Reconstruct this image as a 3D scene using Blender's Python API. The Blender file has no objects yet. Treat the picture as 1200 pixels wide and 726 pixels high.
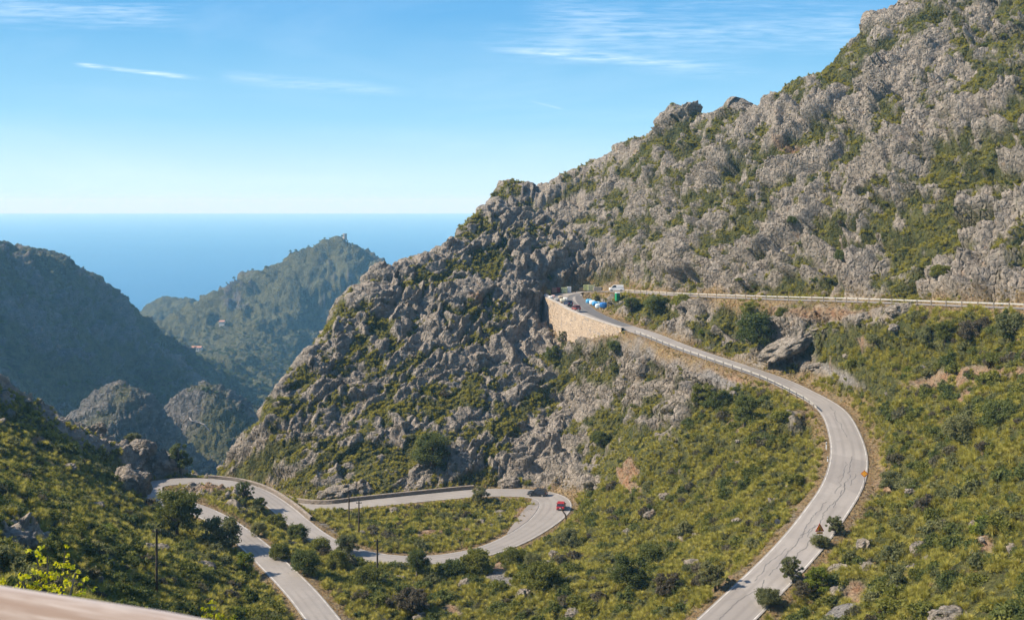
import bpy, bmesh, math, random
import numpy as np
from mathutils import Vector, Matrix, Euler
R = math.radians
rng = np.random.default_rng(7)
random.seed(7)
sc = bpy.context.scene
COL = sc.collection

# ------------------------------------------------------------------ camera, world, sun, exposure
F = 1200.0; EYE = 238.0          # focal length and eye-level row, in pixels of a 1200x726 picture
cd = bpy.data.cameras.new('camera'); cam = bpy.data.objects.new('camera', cd); COL.objects.link(cam)
cd.sensor_width = 36; cd.lens = 36; cd.shift_y = -(363.0 - EYE) / 1200.0
cam.rotation_euler = (R(90), 0, 0); cam.location = (0, 0, 0)
cd.clip_start = 0.1; cd.clip_end = 80000
cd.dof.use_dof = True; cd.dof.focus_distance = 230; cd.dof.aperture_fstop = 8
sc.camera = cam
SUN_EL, SUN_AZ = 38.0, -97.0     # azimuth clockwise from +Y (the way the camera looks)
sdir = Vector((math.sin(R(SUN_AZ)) * math.cos(R(SUN_EL)), math.cos(R(SUN_AZ)) * math.cos(R(SUN_EL)), math.sin(R(SUN_EL))))
sl = bpy.data.lights.new('sun', 'SUN'); so = bpy.data.objects.new('sun', sl); COL.objects.link(so)
sl.energy = 5.0; sl.angle = R(0.55); sl.color = (1.0, 0.90, 0.75)
so.rotation_euler = sdir.to_track_quat('Z', 'Y').to_euler()
sc.view_settings.view_transform = 'Standard'; sc.view_settings.look = 'None'
sc.view_settings.gamma = 1; sc.view_settings.use_curve_mapping = False
sc.view_settings.exposure = 0.70
sc.cycles.use_denoising = True
try:
    sc.cycles.denoiser = 'OPENIMAGEDENOISE'
    sc.cycles.denoising_input_passes = 'RGB_ALBEDO_NORMAL'
    sc.cycles.denoising_prefilter = 'ACCURATE'
except Exception:
    pass
sc.cycles.max_bounces = 5; sc.cycles.diffuse_bounces = 2; sc.cycles.glossy_bounces = 2
sc.cycles.transmission_bounces = 2; sc.cycles.volume_bounces = 1; sc.cycles.transparent_max_bounces = 6
sc.cycles.caustics_reflective = False; sc.cycles.caustics_refractive = False

world = bpy.data.worlds.new('World'); sc.world = world; world.use_nodes = True
wn = world.node_tree; N = wn.nodes; L = wn.links
for n in list(N): N.remove(n)
HAZE = 0.000125
def nd(tree, typ, **kw):
    n = tree.nodes.new(typ)
    for k, v in kw.items():
        if k.startswith('i_'):
            key = k[2:]
            n.inputs[int(key) if key.isdigit() else key].default_value = v
        else: setattr(n, k, v)
    return n
def mth(tree, op, a, b=None, c=None, clamp=False):
    n = tree.nodes.new('ShaderNodeMath'); n.operation = op; n.use_clamp = clamp
    for i, v in enumerate((a, b, c)):
        if v is None: continue
        if isinstance(v, (int, float)): n.inputs[i].default_value = v
        else: tree.links.new(v, n.inputs[i])
    return n.outputs[0]
def smooth(tree, v, lo, hi, a=0.0, b=1.0):
    n = tree.nodes.new('ShaderNodeMapRange'); n.interpolation_type = 'SMOOTHSTEP'
    tree.links.new(v, n.inputs[0])
    for i, q in enumerate((lo, hi, a, b)): n.inputs[i + 1].default_value = q
    return n.outputs[0]
sky = nd(wn, 'ShaderNodeTexSky', sky_type='NISHITA', sun_disc=False, sun_elevation=R(SUN_EL), sun_rotation=R(SUN_AZ % 360), altitude=500, air_density=1.0, dust_density=0.6, ozone_density=2.2)
hsv0 = nd(wn, 'ShaderNodeHueSaturation', i_Saturation=1.15); L.new(sky.outputs[0], hsv0.inputs['Color'])
tc = nd(wn, 'ShaderNodeTexCoord'); sp = nd(wn, 'ShaderNodeSeparateXYZ'); L.new(tc.outputs['Generated'], sp.inputs[0])
low = nd(wn, 'ShaderNodeValToRGB'); L.new(mth(wn, 'MULTIPLY', sp.outputs[2], 2.0, clamp=True), low.inputs[0])
SKYK = 6.5
for k_, (ps_, cl_) in enumerate(((0.0, (.56, .80, .97)), (.05, (.53, .76, .90)), (.16, (.30, .60, .83)), (.36, (.12, .39, .72)), (.8, (.05, .25, .60)))):
    e_ = low.color_ramp.elements[k_] if k_ < 2 else low.color_ramp.elements.new(ps_)
    e_.position = ps_; e_.color = cl_ + (1,)
sk_ = nd(wn, 'ShaderNodeVectorMath', operation='SCALE'); L.new(low.outputs[0], sk_.inputs[0]); sk_.inputs['Scale'].default_value = SKYK
hsv = nd(wn, 'ShaderNodeMixRGB'); L.new(smooth(wn, sp.outputs[2], .18, .45), hsv.inputs[0]); L.new(sk_.outputs[0], hsv.inputs[1]); L.new(hsv0.outputs[0], hsv.inputs[2])
yy = mth(wn, 'MAXIMUM', sp.outputs[1], 0.02)
cu = mth(wn, 'DIVIDE', sp.outputs[0], yy); cv = mth(wn, 'DIVIDE', sp.outputs[2], yy)
cmb = nd(wn, 'ShaderNodeCombineXYZ'); L.new(cu, cmb.inputs[0]); L.new(cv, cmb.inputs[1])
def sky_noise(scale, stretch, rot, detail=5, dist=0.0):
    mp = nd(wn, 'ShaderNodeMapping'); mp.inputs['Scale'].default_value = (scale, scale * stretch, 1); mp.inputs['Rotation'].default_value = (0, 0, rot)
    L.new(cmb.outputs[0], mp.inputs[0])
    t = nd(wn, 'ShaderNodeTexNoise', i_Scale=1.0, i_Detail=detail, i_Roughness=0.6, i_Distortion=dist); L.new(mp.outputs[0], t.inputs['Vector'])
    return t.outputs[0]
nz1 = sky_noise(5, 9, 0.07, 6, 0.4); nz2 = sky_noise(26, 12, 0.12, 5, 0.2); nz3 = sky_noise(2.2, 5, -0.06, 5, 0.6)
total = None
def streak(px0, py0, px1, py1, wid, amp, bend=0.0, soft=0.15):
    global total
    u0, v0, u1, v1 = (px0 - 600) / F, (EYE - py0) / F, (px1 - 600) / F, (EYE - py1) / F
    ln = math.hypot(u1 - u0, v1 - v0); dx, dy = (u1 - u0) / ln, (v1 - v0) / ln
    a = mth(wn, 'SUBTRACT', cu, u0); b = mth(wn, 'SUBTRACT', cv, v0)
    t = mth(wn, 'DIVIDE', mth(wn, 'ADD', mth(wn, 'MULTIPLY', a, dx), mth(wn, 'MULTIPLY', b, dy)), ln)
    s = mth(wn, 'ADD', mth(wn, 'MULTIPLY', a, -dy), mth(wn, 'MULTIPLY', b, dx))
    s = mth(wn, 'ADD', s, mth(wn, 'MULTIPLY', mth(wn, 'SUBTRACT', nz1, 0.5), wid / F * 2.2))
    s = mth(wn, 'ADD', s, mth(wn, 'MULTIPLY', mth(wn, 'MULTIPLY', t, mth(wn, 'SUBTRACT', 1.0, t)), bend / F))
    m = smooth(wn, mth(wn, 'ABSOLUTE', s), 0.0, wid / F, 1.0, 0.0)
    e = mth(wn, 'MULTIPLY', smooth(wn, t, 0.0, soft), smooth(wn, t, 1 - soft * 2, 1.0, 1.0, 0.0))
    m = mth(wn, 'MULTIPLY', mth(wn, 'MULTIPLY', m, e), mth(wn, 'MULTIPLY', smooth(wn, nz2, 0.25, 0.75), amp))
    total = m if total is None else mth(wn, 'ADD', total, m)
streak(520, 42, 960, 90, 26, 0.17, 10, .3); streak(550, 52, 930, 86, 8, 0.24, 6, .3)
streak(80, 73, 250, 94, 4, 0.55, 4, 0.15); streak(250, 90, 500, 110, 12, 0.18)
streak(600, 30, 1150, 35, 40, 0.22); streak(-60, 8, 240, 22, 22, 0.25); streak(620, 118, 665, 130, 2, 0.15)
thin = mth(wn, 'MULTIPLY', smooth(wn, nz3, 0.42, 0.78), 0.10)
total = mth(wn, 'ADD', total, thin)
total = mth(wn, 'MULTIPLY', total, smooth(wn, sp.outputs[1], 0.03, 0.15), clamp=True)
mixc = nd(wn, 'ShaderNodeMixRGB'); L.new(total, mixc.inputs[0]); L.new(hsv.outputs[0], mixc.inputs[1]); mixc.inputs[2].default_value = (7.6, 8.2, 8.8, 1)
bg = nd(wn, 'ShaderNodeBackground', i_Strength=0.115); L.new(mixc.outputs[0], bg.inputs[0])
wo = nd(wn, 'ShaderNodeOutputWorld'); L.new(bg.outputs[0], wo.inputs[0])

# ------------------------------------------------------------------ numpy noise
def hsh(ix, iy, iz, seed):
    h = (ix.astype(np.uint32) * np.uint32(374761393) + iy.astype(np.uint32) * np.uint32(668265263) + iz.astype(np.uint32) * np.uint32(2147483647) + np.uint32(seed * 1274126177 & 0xffffffff))
    h = (h ^ (h >> np.uint32(13))) * np.uint32(1274126177); h ^= h >> np.uint32(16)
    h = h * np.uint32(2246822519); h ^= h >> np.uint32(15)
    return h
def h01(h): return (h & np.uint32(0xffffff)).astype(np.float32) / np.float32(16777216.0)
def vnoise(P, seed=0):
    i = np.floor(P).astype(np.int32); f = (P - i).astype(np.float32); f = f * f * (3 - 2 * f)
    out = 0
    for dx in (0, 1):
        wx = f[:, 0] if dx else 1 - f[:, 0]
        for dy in (0, 1):
            wy = f[:, 1] if dy else 1 - f[:, 1]
            for dz in (0, 1):
                wz = f[:, 2] if dz else 1 - f[:, 2]
                out = out + wx * wy * wz * h01(hsh(i[:, 0] + dx, i[:, 1] + dy, i[:, 2] + dz, seed))
    return out * 2 - 1
def fbm(P, octs=4, seed=0, gain=0.5):
    a = 1.0; s = 0; t = 0
    for o in range(octs):
        s = s + a * vnoise(P * (2.03 ** o) + 17.3 * o, seed + o); t += a; a *= gain
    return s / t
def worley(P, seed=0):
    i = np.floor(P).astype(np.int32); f = (P - i).astype(np.float32)
    F1 = np.full(len(P), 9, np.float32); F2 = F1.copy(); TL = np.zeros(len(P), np.float32); ID = np.zeros(len(P), np.float32)
    lo = np.where(f < 0.5, -1, 0)
    for a in (0, 1):
        for b in (0, 1):
            for c in (0, 1):
                for e in ((0, 0, 0),):
                    ox = lo[:, 0] + a; oy = lo[:, 1] + b; oz = lo[:, 2] + c
                    h = hsh(i[:, 0] + ox, i[:, 1] + oy, i[:, 2] + oz, seed)
                    jx = h01(h); jy = h01(h * np.uint32(747796405) >> np.uint32(3)); jz = h01(h * np.uint32(2891336453) >> np.uint32(5))
                    ex = ox + 0.5 + (jx - .5) * .8 - f[:, 0]; ey = oy + 0.5 + (jy - .5) * .8 - f[:, 1]; ez = oz + 0.5 + (jz - .5) * .8 - f[:, 2]
                    d = np.sqrt(ex ** 2 + ey ** 2 + ez ** 2); tl = ex * (jy - .5) + ey * (jz - .5) + ez * (jx - .5)
                    n1 = d < F1; TL = np.where(n1, tl, TL)
                    F2 = np.where(n1, F1, np.minimum(F2, d)); ID = np.where(n1, jx, ID); F1 = np.where(n1, d, F1)
    return F1, F2, ID, TL
def sstep(a, b, x):
    t = np.clip((x - a) / (b - a), 0, 1); return t * t * (3 - 2 * t)
def ray(px, py, d): return ((px - 600) / F * d, d, -(py - EYE) / F * d)
def rayz(px, py, z):
    d = -z * F / (py - EYE); return ((px - 600) / F * d, d, z)

# ------------------------------------------------------------------ roads
def spline(pts, step=1.0):
    P = np.array(pts, float); out = []
    Q = np.vstack([2 * P[0] - P[1], P, 2 * P[-1] - P[-2]])
    for k in range(1, len(Q) - 2):
        p0, p1, p2, p3 = Q[k - 1:k + 3]
        for t in np.linspace(0, 1, 24, endpoint=False):
            out.append(0.5 * ((2 * p1) + (-p0 + p2) * t + (2 * p0 - 5 * p1 + 4 * p2 - p3) * t * t + (-p0 + 3 * p1 - 3 * p2 + p3) * t ** 3))
    out.append(Q[-2]); out = np.array(out)
    for _ in range(1):
        seg = np.r_[0, np.cumsum(np.hypot(*np.diff(out[:, :2], axis=0).T))]
        n = int(seg[-1] / step)
        s = np.linspace(0, seg[-1], n + 1)
        out = np.stack([np.interp(s, seg, out[:, i]) for i in range(out.shape[1])], 1)
        k = np.ones(7) / 7
        pad = np.pad(out, ((3, 3), (0, 0)), mode='edge')
        sm = np.stack([np.convolve(pad[:, i], k, 'valid') for i in range(out.shape[1])], 1)
        sm[:3] = out[:3]; sm[-3:] = out[-3:]; out = sm
    return out
W0 = 2.6
# px, py, height, half width left, half width right (in the direction downhill)
R1 = [(1300, 366, -15.5, W0, W0), (1200, 361, -17, W0, W0), (1100, 357, -18.5, W0, W0), (1000, 353, -20.5, W0, W0), (900, 350, -22.5, W0, W0), (800, 346, -24.8, W0, W0 + .5),
      (745, 342.5, -26.4, W0, 4), (710, 341.5, -27.8, W0, 6), (688, 342, -28.8, 3, 8), (676, 345, -29.7, 3.5, 9), (673, 350, -30.4, 3.5, 8.5), (678, 357, -30.9, 3.3, 5.5), (689, 365, -31.4, 3, 4.6), (717, 377, -32.2, W0, 3.6),
      (760, 391, -33.2, W0, 3), (800, 407, -34.2, W0, W0), (865, 429, -35.6, W0, W0), (908, 444, -36.6, W0, W0), (940, 459, -37.4, W0, W0), (967, 474, -38.1, W0, W0), (982, 490, -38.7, W0, W0), (993, 520, -39.8, 2.8, 2.8),
      (994, 545, -40.7, 2.95, 2.95), (986, 571, -41.7, 2.95, 2.95), (970, 596, -42.7, 2.95, 2.95), (952, 621, -43.7, 2.95, 2.95), (931, 646, -44.7, 2.95, 2.95), (907, 671, -45.6, 2.95, 2.95), (881, 696, -46.5, 2.95, 2.95), (855, 721, -47.3, 2.95, 2.95), (825, 750, -48.3, 2.95, 2.95), (790, 790, -49.5, 2.95, 2.95), (740, 840, -51, 2.95, 2.95)]
W0 = 2.35
R2 = [(470, 840, -62, W0, W0), (425, 785, -63.2, W0, W0), (393, 745, -64.3, W0, W0), (374, 720, -64.8, W0, W0), (354, 695, -65.3, W0, W0), (325, 665, -65.9, W0, W0), (293, 635, -66.5, W0, W0), (262, 612, -67.1, W0, W0), (235, 598, -67.6, W0, W0),
      (205, 589, -68, 3, 3), (182, 581, -68.4, 3.2, 3.2), (172, 574, -68.8, 3.2, 3.2), (178, 567.5, -69.1, 3.2, 3.2), (205, 563.5, -69.4, 3, 3), (240, 563.5, -69.7, W0, W0), (275, 567.5, -70, W0, W0),
      (303, 577, -70.3, W0, W0), (329, 594, -70.6, W0, W0), (350, 612, -70.9, W0, W0), (372, 629, -71.2, W0, W0), (400, 643, -71.5, W0, W0), (435, 652, -71.8, W0, W0), (475, 656, -72.1, W0, W0),
      (520, 654, -72.4, W0, W0), (565, 646, -72.7, 2.7, 2.7), (602, 632, -73, 3, 3), (632, 614, -73.4, 3.3, 3.3), (647, 600, -73.8, 3.8, 3.8), (651, 590, -74.2, 3.9, 3.9), (644, 582, -74.6, 3.9, 3.9), (623, 577.5, -74.9, 3.6, 3.6), (598, 576.5, -75.1, 3.4, 3.4),
      (560, 577, -75.4, 3.3, 3.3), (510, 581.5, -75.7, 3.1, 3.1), (465, 586, -76, 3, 3), (420, 590.5, -76.3, 2.9, 2.9), (385, 594, -76.6, W0, W0)]
def road_world(lst): return [rayz(a, b, c) + (l, r) for a, b, c, l, r in lst]
R2 = [(a, b, c * .9, l if l < 2.4 else l * .94, r if r < 2.4 else r * .94) for a, b, c, l, r in R2]
r1w = road_world(R1); r2w = road_world(R2)
r2w += [(a * .9, b * .9, c * .9, W0, W0) for a, b, c in ((-56, 263, -77.6), (-66, 274, -79), (-80, 284, -80.6), (-96, 292, -82.5), (-115, 302, -85))]
RD = [spline(r1w), spline(r2w)]
def frame_of(rd):
    t = np.gradient(rd[:, :2], axis=0); t /= np.linalg.norm(t, axis=1)[:, None]
    lat = np.stack([t[:, 1], -t[:, 0]], 1)      # to the right of the way downhill
    return t, lat
FR = [frame_of(r) for r in RD]

# ------------------------------------------------------------------ terrain control points
def slope_pt(px, row, d0, z0, s):
    d = (s * d0 - z0) / (s + (row - EYE) / F); return ray(px, row, d)
C = []
for rd in RD:
    for k in range(0, len(rd), 9): C.append(tuple(rd[k, :3]))
def up0(px):   # far side of the upper road: depth, height
    xs = [600, 660, 700, 745, 800, 900, 1000, 1100, 1200, 1300]
    ds = [334, 330, 330, 312, 284, 248, 220, 195, 172, 152]; zs = [-29, -29, -27, -26, -24.5, -22.3, -20, -18, -16.5, -15]
    return np.interp(px, xs, ds), np.interp(px, xs, zs)
S = 0.74
Sl = lambda px: float(np.interp(px, [400, 520, 640], [.62, .575, .487]))
for px, rows in ((700, (325, 280, 230, 200)), (760, (320, 270, 210, 175)), (820, (320, 260, 200, 150)), (900, (325, 260, 190, 135)), (980, (320, 250, 160, 90)), (1060, (320, 240, 150, 70)), (1140, (320, 240, 140, 40)), (1220, (320, 220, 120, 0)), (1320, (320, 200, 60, -80))):
    d0, z0 = up0(px)
    for k, r_ in enumerate(rows):
        C.append(slope_pt(px, r_, d0, z0, S * (1.25 if k == 0 else 1.0)))
for px, rows in ((300, (535, 510)), (350, (560, 500, 450)), (400, (550, 500, 430, 380)), (460, (560, 500, 420, 350)), (520, (560, 490, 420, 350, 310)), (580, (550, 500, 440, 360, 290, 250)), (640, (545, 500, 440, 300, 260))):
    for r_ in rows: C.append(slope_pt(px, r_, 243, -67.5, Sl(px)))
sky_line = [(238, 556), (252, 546), (272, 520), (300, 488), (325, 450), (350, 412), (375, 378), (400, 350), (440, 310), (490, 294), (522, 288), (545, 255), (575, 228), (600, 217), (640, 212), (690, 182), (740, 163), (790, 132), (860, 128), (885, 128), (930, 95), (960, 78), (1000, 45), (1060, 3), (1120, -40), (1200, -95), (1300, -150)]
for k, (px, py) in enumerate(sky_line):
    if px < 660: p = slope_pt(px, py + 3, 243, -67.5, Sl(px))
    else:
        d0, z0 = up0(px); p = slope_pt(px, py + 3, d0, z0, S)
    C.append(p)
    if px < 620:
        C.append((p[0] - .75 * 22, p[1] + .65 * 22, p[2] - 16)); C.append((p[0] - .75 * 60, p[1] + .65 * 60, max(p[2] - 62, -165)))
    elif px > 700 and k % 2: C.append((p[0] + 25, p[1] + 45, p[2] - 22))
for px, py, d in ((650, 392, 309), (672, 404, 303), (695, 417, 292), (720, 405, 280), (745, 402, 266), (625, 380, 307), (612, 350, 318), (600, 400, 298), (680, 450, 280), (720, 440, 270), (690, 500, 257), (720, 520, 247), (660, 560, 262), (750, 470, 248),
                  (800, 450, 232), (790, 430, 237), (850, 465, 214), (760, 510, 230), (850, 500, 205), (900, 500, 190), (920, 560, 165), (850, 560, 182), (780, 570, 199), (700, 580, 220), (720, 630, 186), (800, 640, 165), (860, 640, 150), (800, 700, 140), (850, 700, 134),
                  (700, 700, 147), (600, 700, 172), (500, 700, 176), (430, 700, 172), (600, 665, 190), (520, 680, 185), (660, 640, 212), (600, 760, 150), (500, 760, 158), (700, 780, 128), (560, 620, 232), (500, 620, 230), (430, 620, 232), (390, 612, 240), (460, 640, 217),
                  (1020, 500, 165), (1045, 470, 174), (1010, 440, 188), (1000, 400, 200), (940, 400, 216), (900, 395, 228), (850, 375, 250), (800, 375, 262), (760, 358, 285), (725, 352, 305), (1100, 400, 178), (1200, 400, 155), (1100, 480, 155), (1200, 480, 130),
                  (1050, 560, 146), (1100, 560, 135), (1200, 560, 112), (1020, 620, 137), (1050, 620, 130), (1100, 640, 117), (1200, 640, 96), (1000, 660, 124), (960, 680, 123), (1050, 700, 106), (930, 715, 119), (1200, 720, 80), (1000, 740, 104), (1100, 800, 80), (1300, 600, 95), (1300, 450, 120),
                  (240, 576, 246), (270, 592, 237), (300, 612, 222), (330, 640, 206), (360, 660, 195), (400, 690, 180), (200, 572, 246), (300, 700, 165), (320, 730, 150), (200, 610, 215), (200, 640, 188),
                  (180, 545, 261), (150, 510, 262), (175, 516, 266), (200, 535, 266), (130, 512, 258), (110, 507, 254), (60, 482, 250), (30, 462, 246), (0, 441, 242), (-60, 405, 236), (-140, 350, 225),
                  (0, 500, 205), (60, 530, 208), (100, 545, 216), (150, 572, 232), (0, 560, 155), (100, 600, 172), (160, 610, 195), (0, 630, 112), (100, 660, 128), (200, 680, 148), (260, 710, 150), (0, 700, 76), (100, 710, 98), (-100, 600, 95), (-100, 700, 55), (220, 558, 262)):
    if px <= 660 and py >= 420: d *= .9
    C.append(ray(px, py, d))
C += [(-84, 248, -66), (-90, 272, -88), (-108, 257, -76), (-135, 252, -66), (-170, 248, -50), (-110, 340, -140), (-150, 330, -130), (-200, 320, -110), (-70, 300, -100), (-80, 350, -150), (-60, 400, -165), (-150, 420, -175), (-250, 420, -165), (0, 440, -120), (-30, 420, -130),
      (0, 12, -7.5), (10, 30, -17), (-12, 30, -15.5), (-10, 12, -6.3), (0, 60, -33), (30, 60, -31), (-30, 60, -25), (30, 20, -11), (0, 100, -50), (40, 90, -38), (60, 60, -24), (-40, 100, -40), (100, 100, -10), (100, 60, -8), (-60, 60, -15), (-120, 120, -12), (-130, 180, -20), (0, 130, -58), (150, 150, -5),
      (120, 400, 40), (200, 400, 90), (250, 300, 95), (300, 420, 100), (60, 430, -30), (120, 440, 0)]
C = np.array(C, float)
# drop near-duplicates
keep = []
for i in range(len(C)):
    if all((C[i, 0] - C[j, 0]) ** 2 + (C[i, 1] - C[j, 1]) ** 2 > 9 for j in keep): keep.append(i)
C = C[keep]
def rbf_fit(P, V, lam):
    n = len(P); r2 = ((P[:, None] - P[None]) ** 2).sum(-1)
    K = 0.5 * r2 * np.log(r2 + 1e-9); K[np.diag_indices(n)] = lam
    A = np.zeros((n + 3, n + 3)); A[:n, :n] = K; A[:n, n] = 1; A[:n, n + 1:] = P; A[n, :n] = 1; A[n + 1:, :n] = P.T
    return np.linalg.solve(A, np.r_[V, 0, 0, 0])
def rbf_eval(w, P, Q):
    out = np.empty(len(Q)); n = len(P)
    for a in range(0, len(Q), 20000):
        q = Q[a:a + 20000]; r2 = ((q[:, None] - P[None]) ** 2).sum(-1)
        out[a:a + 20000] = (0.5 * r2 * np.log(r2 + 1e-9)) @ w[:n] + w[n] + q @ w[n + 1:]
    return out
class Field:
    def __init__(s, P, V, x0, x1, y0, y1, st, lam, sc=100.0):
        w = rbf_fit(P / sc, V, lam); s.x0, s.y0, s.st = x0, y0, st
        gx = np.arange(x0, x1 + st, st); gy = np.arange(y0, y1 + st, st); s.nx, s.ny = len(gx), len(gy)
        X, Y = np.meshgrid(gx, gy)
        s.g = rbf_eval(w, P / sc, np.stack([X.ravel(), Y.ravel()], 1) / sc).reshape(X.shape)
        s.X, s.Y = X, Y
    def __call__(s, x, y, g=None):
        g = s.g if g is None else g
        fx = np.clip((x - s.x0) / s.st, 0, s.nx - 1.001); fy = np.clip((y - s.y0) / s.st, 0, s.ny - 1.001)
        i = fx.astype(int); j = fy.astype(int); fx = fx - i; fy = fy - j
        return g[j, i] * (1 - fx) * (1 - fy) + g[j, i + 1] * fx * (1 - fy) + g[j + 1, i] * (1 - fx) * fy + g[j + 1, i + 1] * fx * fy
near = Field(C[:, :2], C[:, 2], -290, 290, 8, 446, 2.0, 2e-3)
near.g = np.maximum(near.g, -200)
SKL = [(-300, 250, 215), (-140, 350, 225), (-60, 405, 236), (0, 441, 242), (30, 460, 246), (60, 480, 250), (110, 504, 254), (130, 509, 258), (150, 507, 262), (178, 514, 266), (200, 532, 268), (222, 552, 266)]
for px, py in sky_line:
    if px < 660: p = slope_pt(px, py, 243, -67.5, Sl(px))
    else:
        d0, z0 = up0(px); p = slope_pt(px, py, d0, z0, S)
    SKL.append((px, py, p[1]))
SKL = np.array(SKL, float); SKL[SKL[:, 0] < 236, 2] *= .9
gpx = near.X / near.Y * F + 600
dc = np.interp(gpx, SKL[:, 0], SKL[:, 2]); rc = np.interp(gpx, SKL[:, 0], SKL[:, 1]) + 6
zc = -(rc - EYE) / F * dc; ex = near.Y - dc
cap = np.where(ex > 0, zc - .12 * ex - .38 * np.maximum(ex - 8, 0), -(rc - EYE) / F * near.Y)
hk = 2.5; hh = np.clip(.5 + .5 * (near.g - cap) / hk, 0, 1)
sm_ = near.g * (1 - hh) + cap * hh - hk * hh * (1 - hh)
near.g = np.where(gpx > -290, sm_, near.g)
near.g = np.maximum(near.g, -200)
crest_g = np.exp(-(ex / 16.0) ** 2) * (near.g > cap - 8)
# nearest road sample on the coarse field
RS = np.vstack([np.c_[RD[k], FR[k][1], np.full(len(RD[k]), k), np.arange(len(RD[k]))] for k in (0, 1)])
gx = near.X.ravel(); gy = near.Y.ravel()
cd2 = (gx[:, None] - RS[None, :, 0]) ** 2 + (gy[:, None] - RS[None, :, 1]) ** 2
near_i = cd2.argmin(1).reshape(near.X.shape); near_d = np.sqrt(cd2.min(1)).reshape(near.X.shape)
del cd2
def road_info(x, y):
    """distance beyond the road's edge (negative on it), road height, signed side; only exact close by"""
    d0 = near(x, y, near_d)
    over = np.full(len(x), 99.0); zr = np.zeros(len(x)); side = np.zeros(len(x))
    sel = np.where(d0 < 24)[0]
    if len(sel) == 0: return over, zr, side
    xs, ys = x[sel], y[sel]
    i = np.clip(((xs - near.x0) / near.st + .5).astype(int), 0, near.nx - 1); j = np.clip(((ys - near.y0) / near.st + .5).astype(int), 0, near.ny - 1)
    best = np.full(len(sel), 1e9); bi = np.zeros(len(sel), int); base = near_i[j, i]
    for o in range(-9, 10):
        k = np.clip(base + o, 0, len(RS) - 1); dd = (xs - RS[k, 0]) ** 2 + (ys - RS[k, 1]) ** 2
        m = dd < best; best[m] = dd[m]; bi[m] = k[m]
    lat = (xs - RS[bi, 0]) * RS[bi, 5] + (ys - RS[bi, 1]) * RS[bi, 6]
    w = np.where(lat > 0, RS[bi, 4], RS[bi, 3])
    over[sel] = np.sqrt(best) - w; zr[sel] = RS[bi, 2]; side[sel] = np.sign(lat)
    return over, zr, side

# ------------------------------------------------------------------ cover maps, given where they lie on the slopes
VEG = [(1150, 60, .38), (1180, 120, .42), (1180, 220, .45), (1100, 260, .42), (1050, 180, .32), (900, 200, .33), (800, 280, .36), (1000, 70, .2), (940, 130, .22), (700, 220, .32), (780, 190, .38), (600, 240, .2), (520, 300, .15), (560, 300, .3), (600, 350, .2), (800, 423, 0), (840, 438, 0.05), (450, 400, .30), (400, 460, .33), (520, 370, .25), (470, 500, .45), (540, 460, .33), (350, 540, .35), (300, 530, .2),
       (440, 560, .6), (520, 555, .45), (600, 520, .2), (645, 545, .02), (700, 470, .26), (740, 420, .2), (600, 430, .2), (690, 520, .42), (1000, 310, .3), (900, 310, .15), (1100, 330, .1), (1180, 335, .1), (800, 325, .15), (750, 455, .25), (780, 420, .3), (640, 410, .38), (750, 520, .75), (760, 480, .5),
       (1000, 420, .9), (1100, 400, .97), (1180, 380, .97), (1100, 500, 1.05), (930, 372, .35), (830, 380, .5), (760, 358, .55), (920, 400, .35), (890, 410, .3), (960, 400, .75), (850, 500, 1), (800, 600, 1.05), (700, 610, 1.05), (600, 700, 1.05), (500, 620, 1.05), (450, 615, 1.05), (300, 640, 1), (100, 620, 1), (50, 530, 1), (100, 560, 1.05), (200, 620, 1.05), (110, 500, .5), (60, 485, .45), (20, 460, .5), (175, 535, .12), (150, 515, .12), (210, 545, .15),
       (0, 600, .9), (10, 620, .45), (0, 660, .8), (100, 690, .95), (1080, 650, .95), (1180, 600, 1.05), (1180, 700, 1), (1000, 700, .9), (280, 560, .6), (880, 460, 1), (670, 640, 1.05), (1000, 460, .8), (1100, 360, .9)]
VEG = np.array(VEG, float)
def idw(px, py, T):
    out = np.empty(len(px), np.float32)
    for a in range(0, len(px), 60000):
        r2 = (px[a:a + 60000, None] - T[None, :, 0]) ** 2 + (1.5 * (py[a:a + 60000, None] - T[None, :, 1])) ** 2
        w = 1 / (r2 + 120) ** 1.6
        out[a:a + 60000] = (w @ T[:, 2]) / w.sum(1)
    return out
def blobs(px, py, lst):
    o = np.zeros(len(px), np.float32)
    for cx, cy, rx, ry, ang in lst:
        ca, sa = math.cos(R(ang)), math.sin(R(ang)); dx, dy = px - cx, py - cy
        q = ((dx * ca + dy * sa) / rx) ** 2 + ((-dx * sa + dy * ca) / ry) ** 2
        o = np.maximum(o, np.clip(1.6 - q * 1.2, 0, 1))
    return o
SCREE = [(765, 404, 34, 9, 22), (735, 408, 18, 8, 25), (800, 423, 45, 13, 22), (838, 437, 34, 12, 22), (775, 415, 22, 12, 20), (582, 672, 15, 9, -25), (592, 682, 14, 6, -30), (985, 440, 30, 5, 28), (940, 425, 30, 5, 28), (985, 715, 26, 10, -25), (385, 625, 22, 7, 38)]
SOIL = [(1120, 442, 62, 11, -8), (1175, 435, 30, 7, 0), (740, 560, 13, 22, 0), (955, 367, 70, 7, 2), (560, 660, 5, 5, 0), (615, 605, 10, 14, 60), (605, 618, 22, 5, -25), (1150, 640, 12, 14, 0), (925, 170, 16, 7, 0), (560, 352, 12, 6, 0), (860, 440, 30, 6, 22), (590, 645, 40, 4, -15), (250, 577, 30, 4, 0), (590, 660, 14, 10, 0), (1000, 690, 14, 12, -30), (890, 560, 0.1, .1, 0)]
FLATTEN = []

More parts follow.
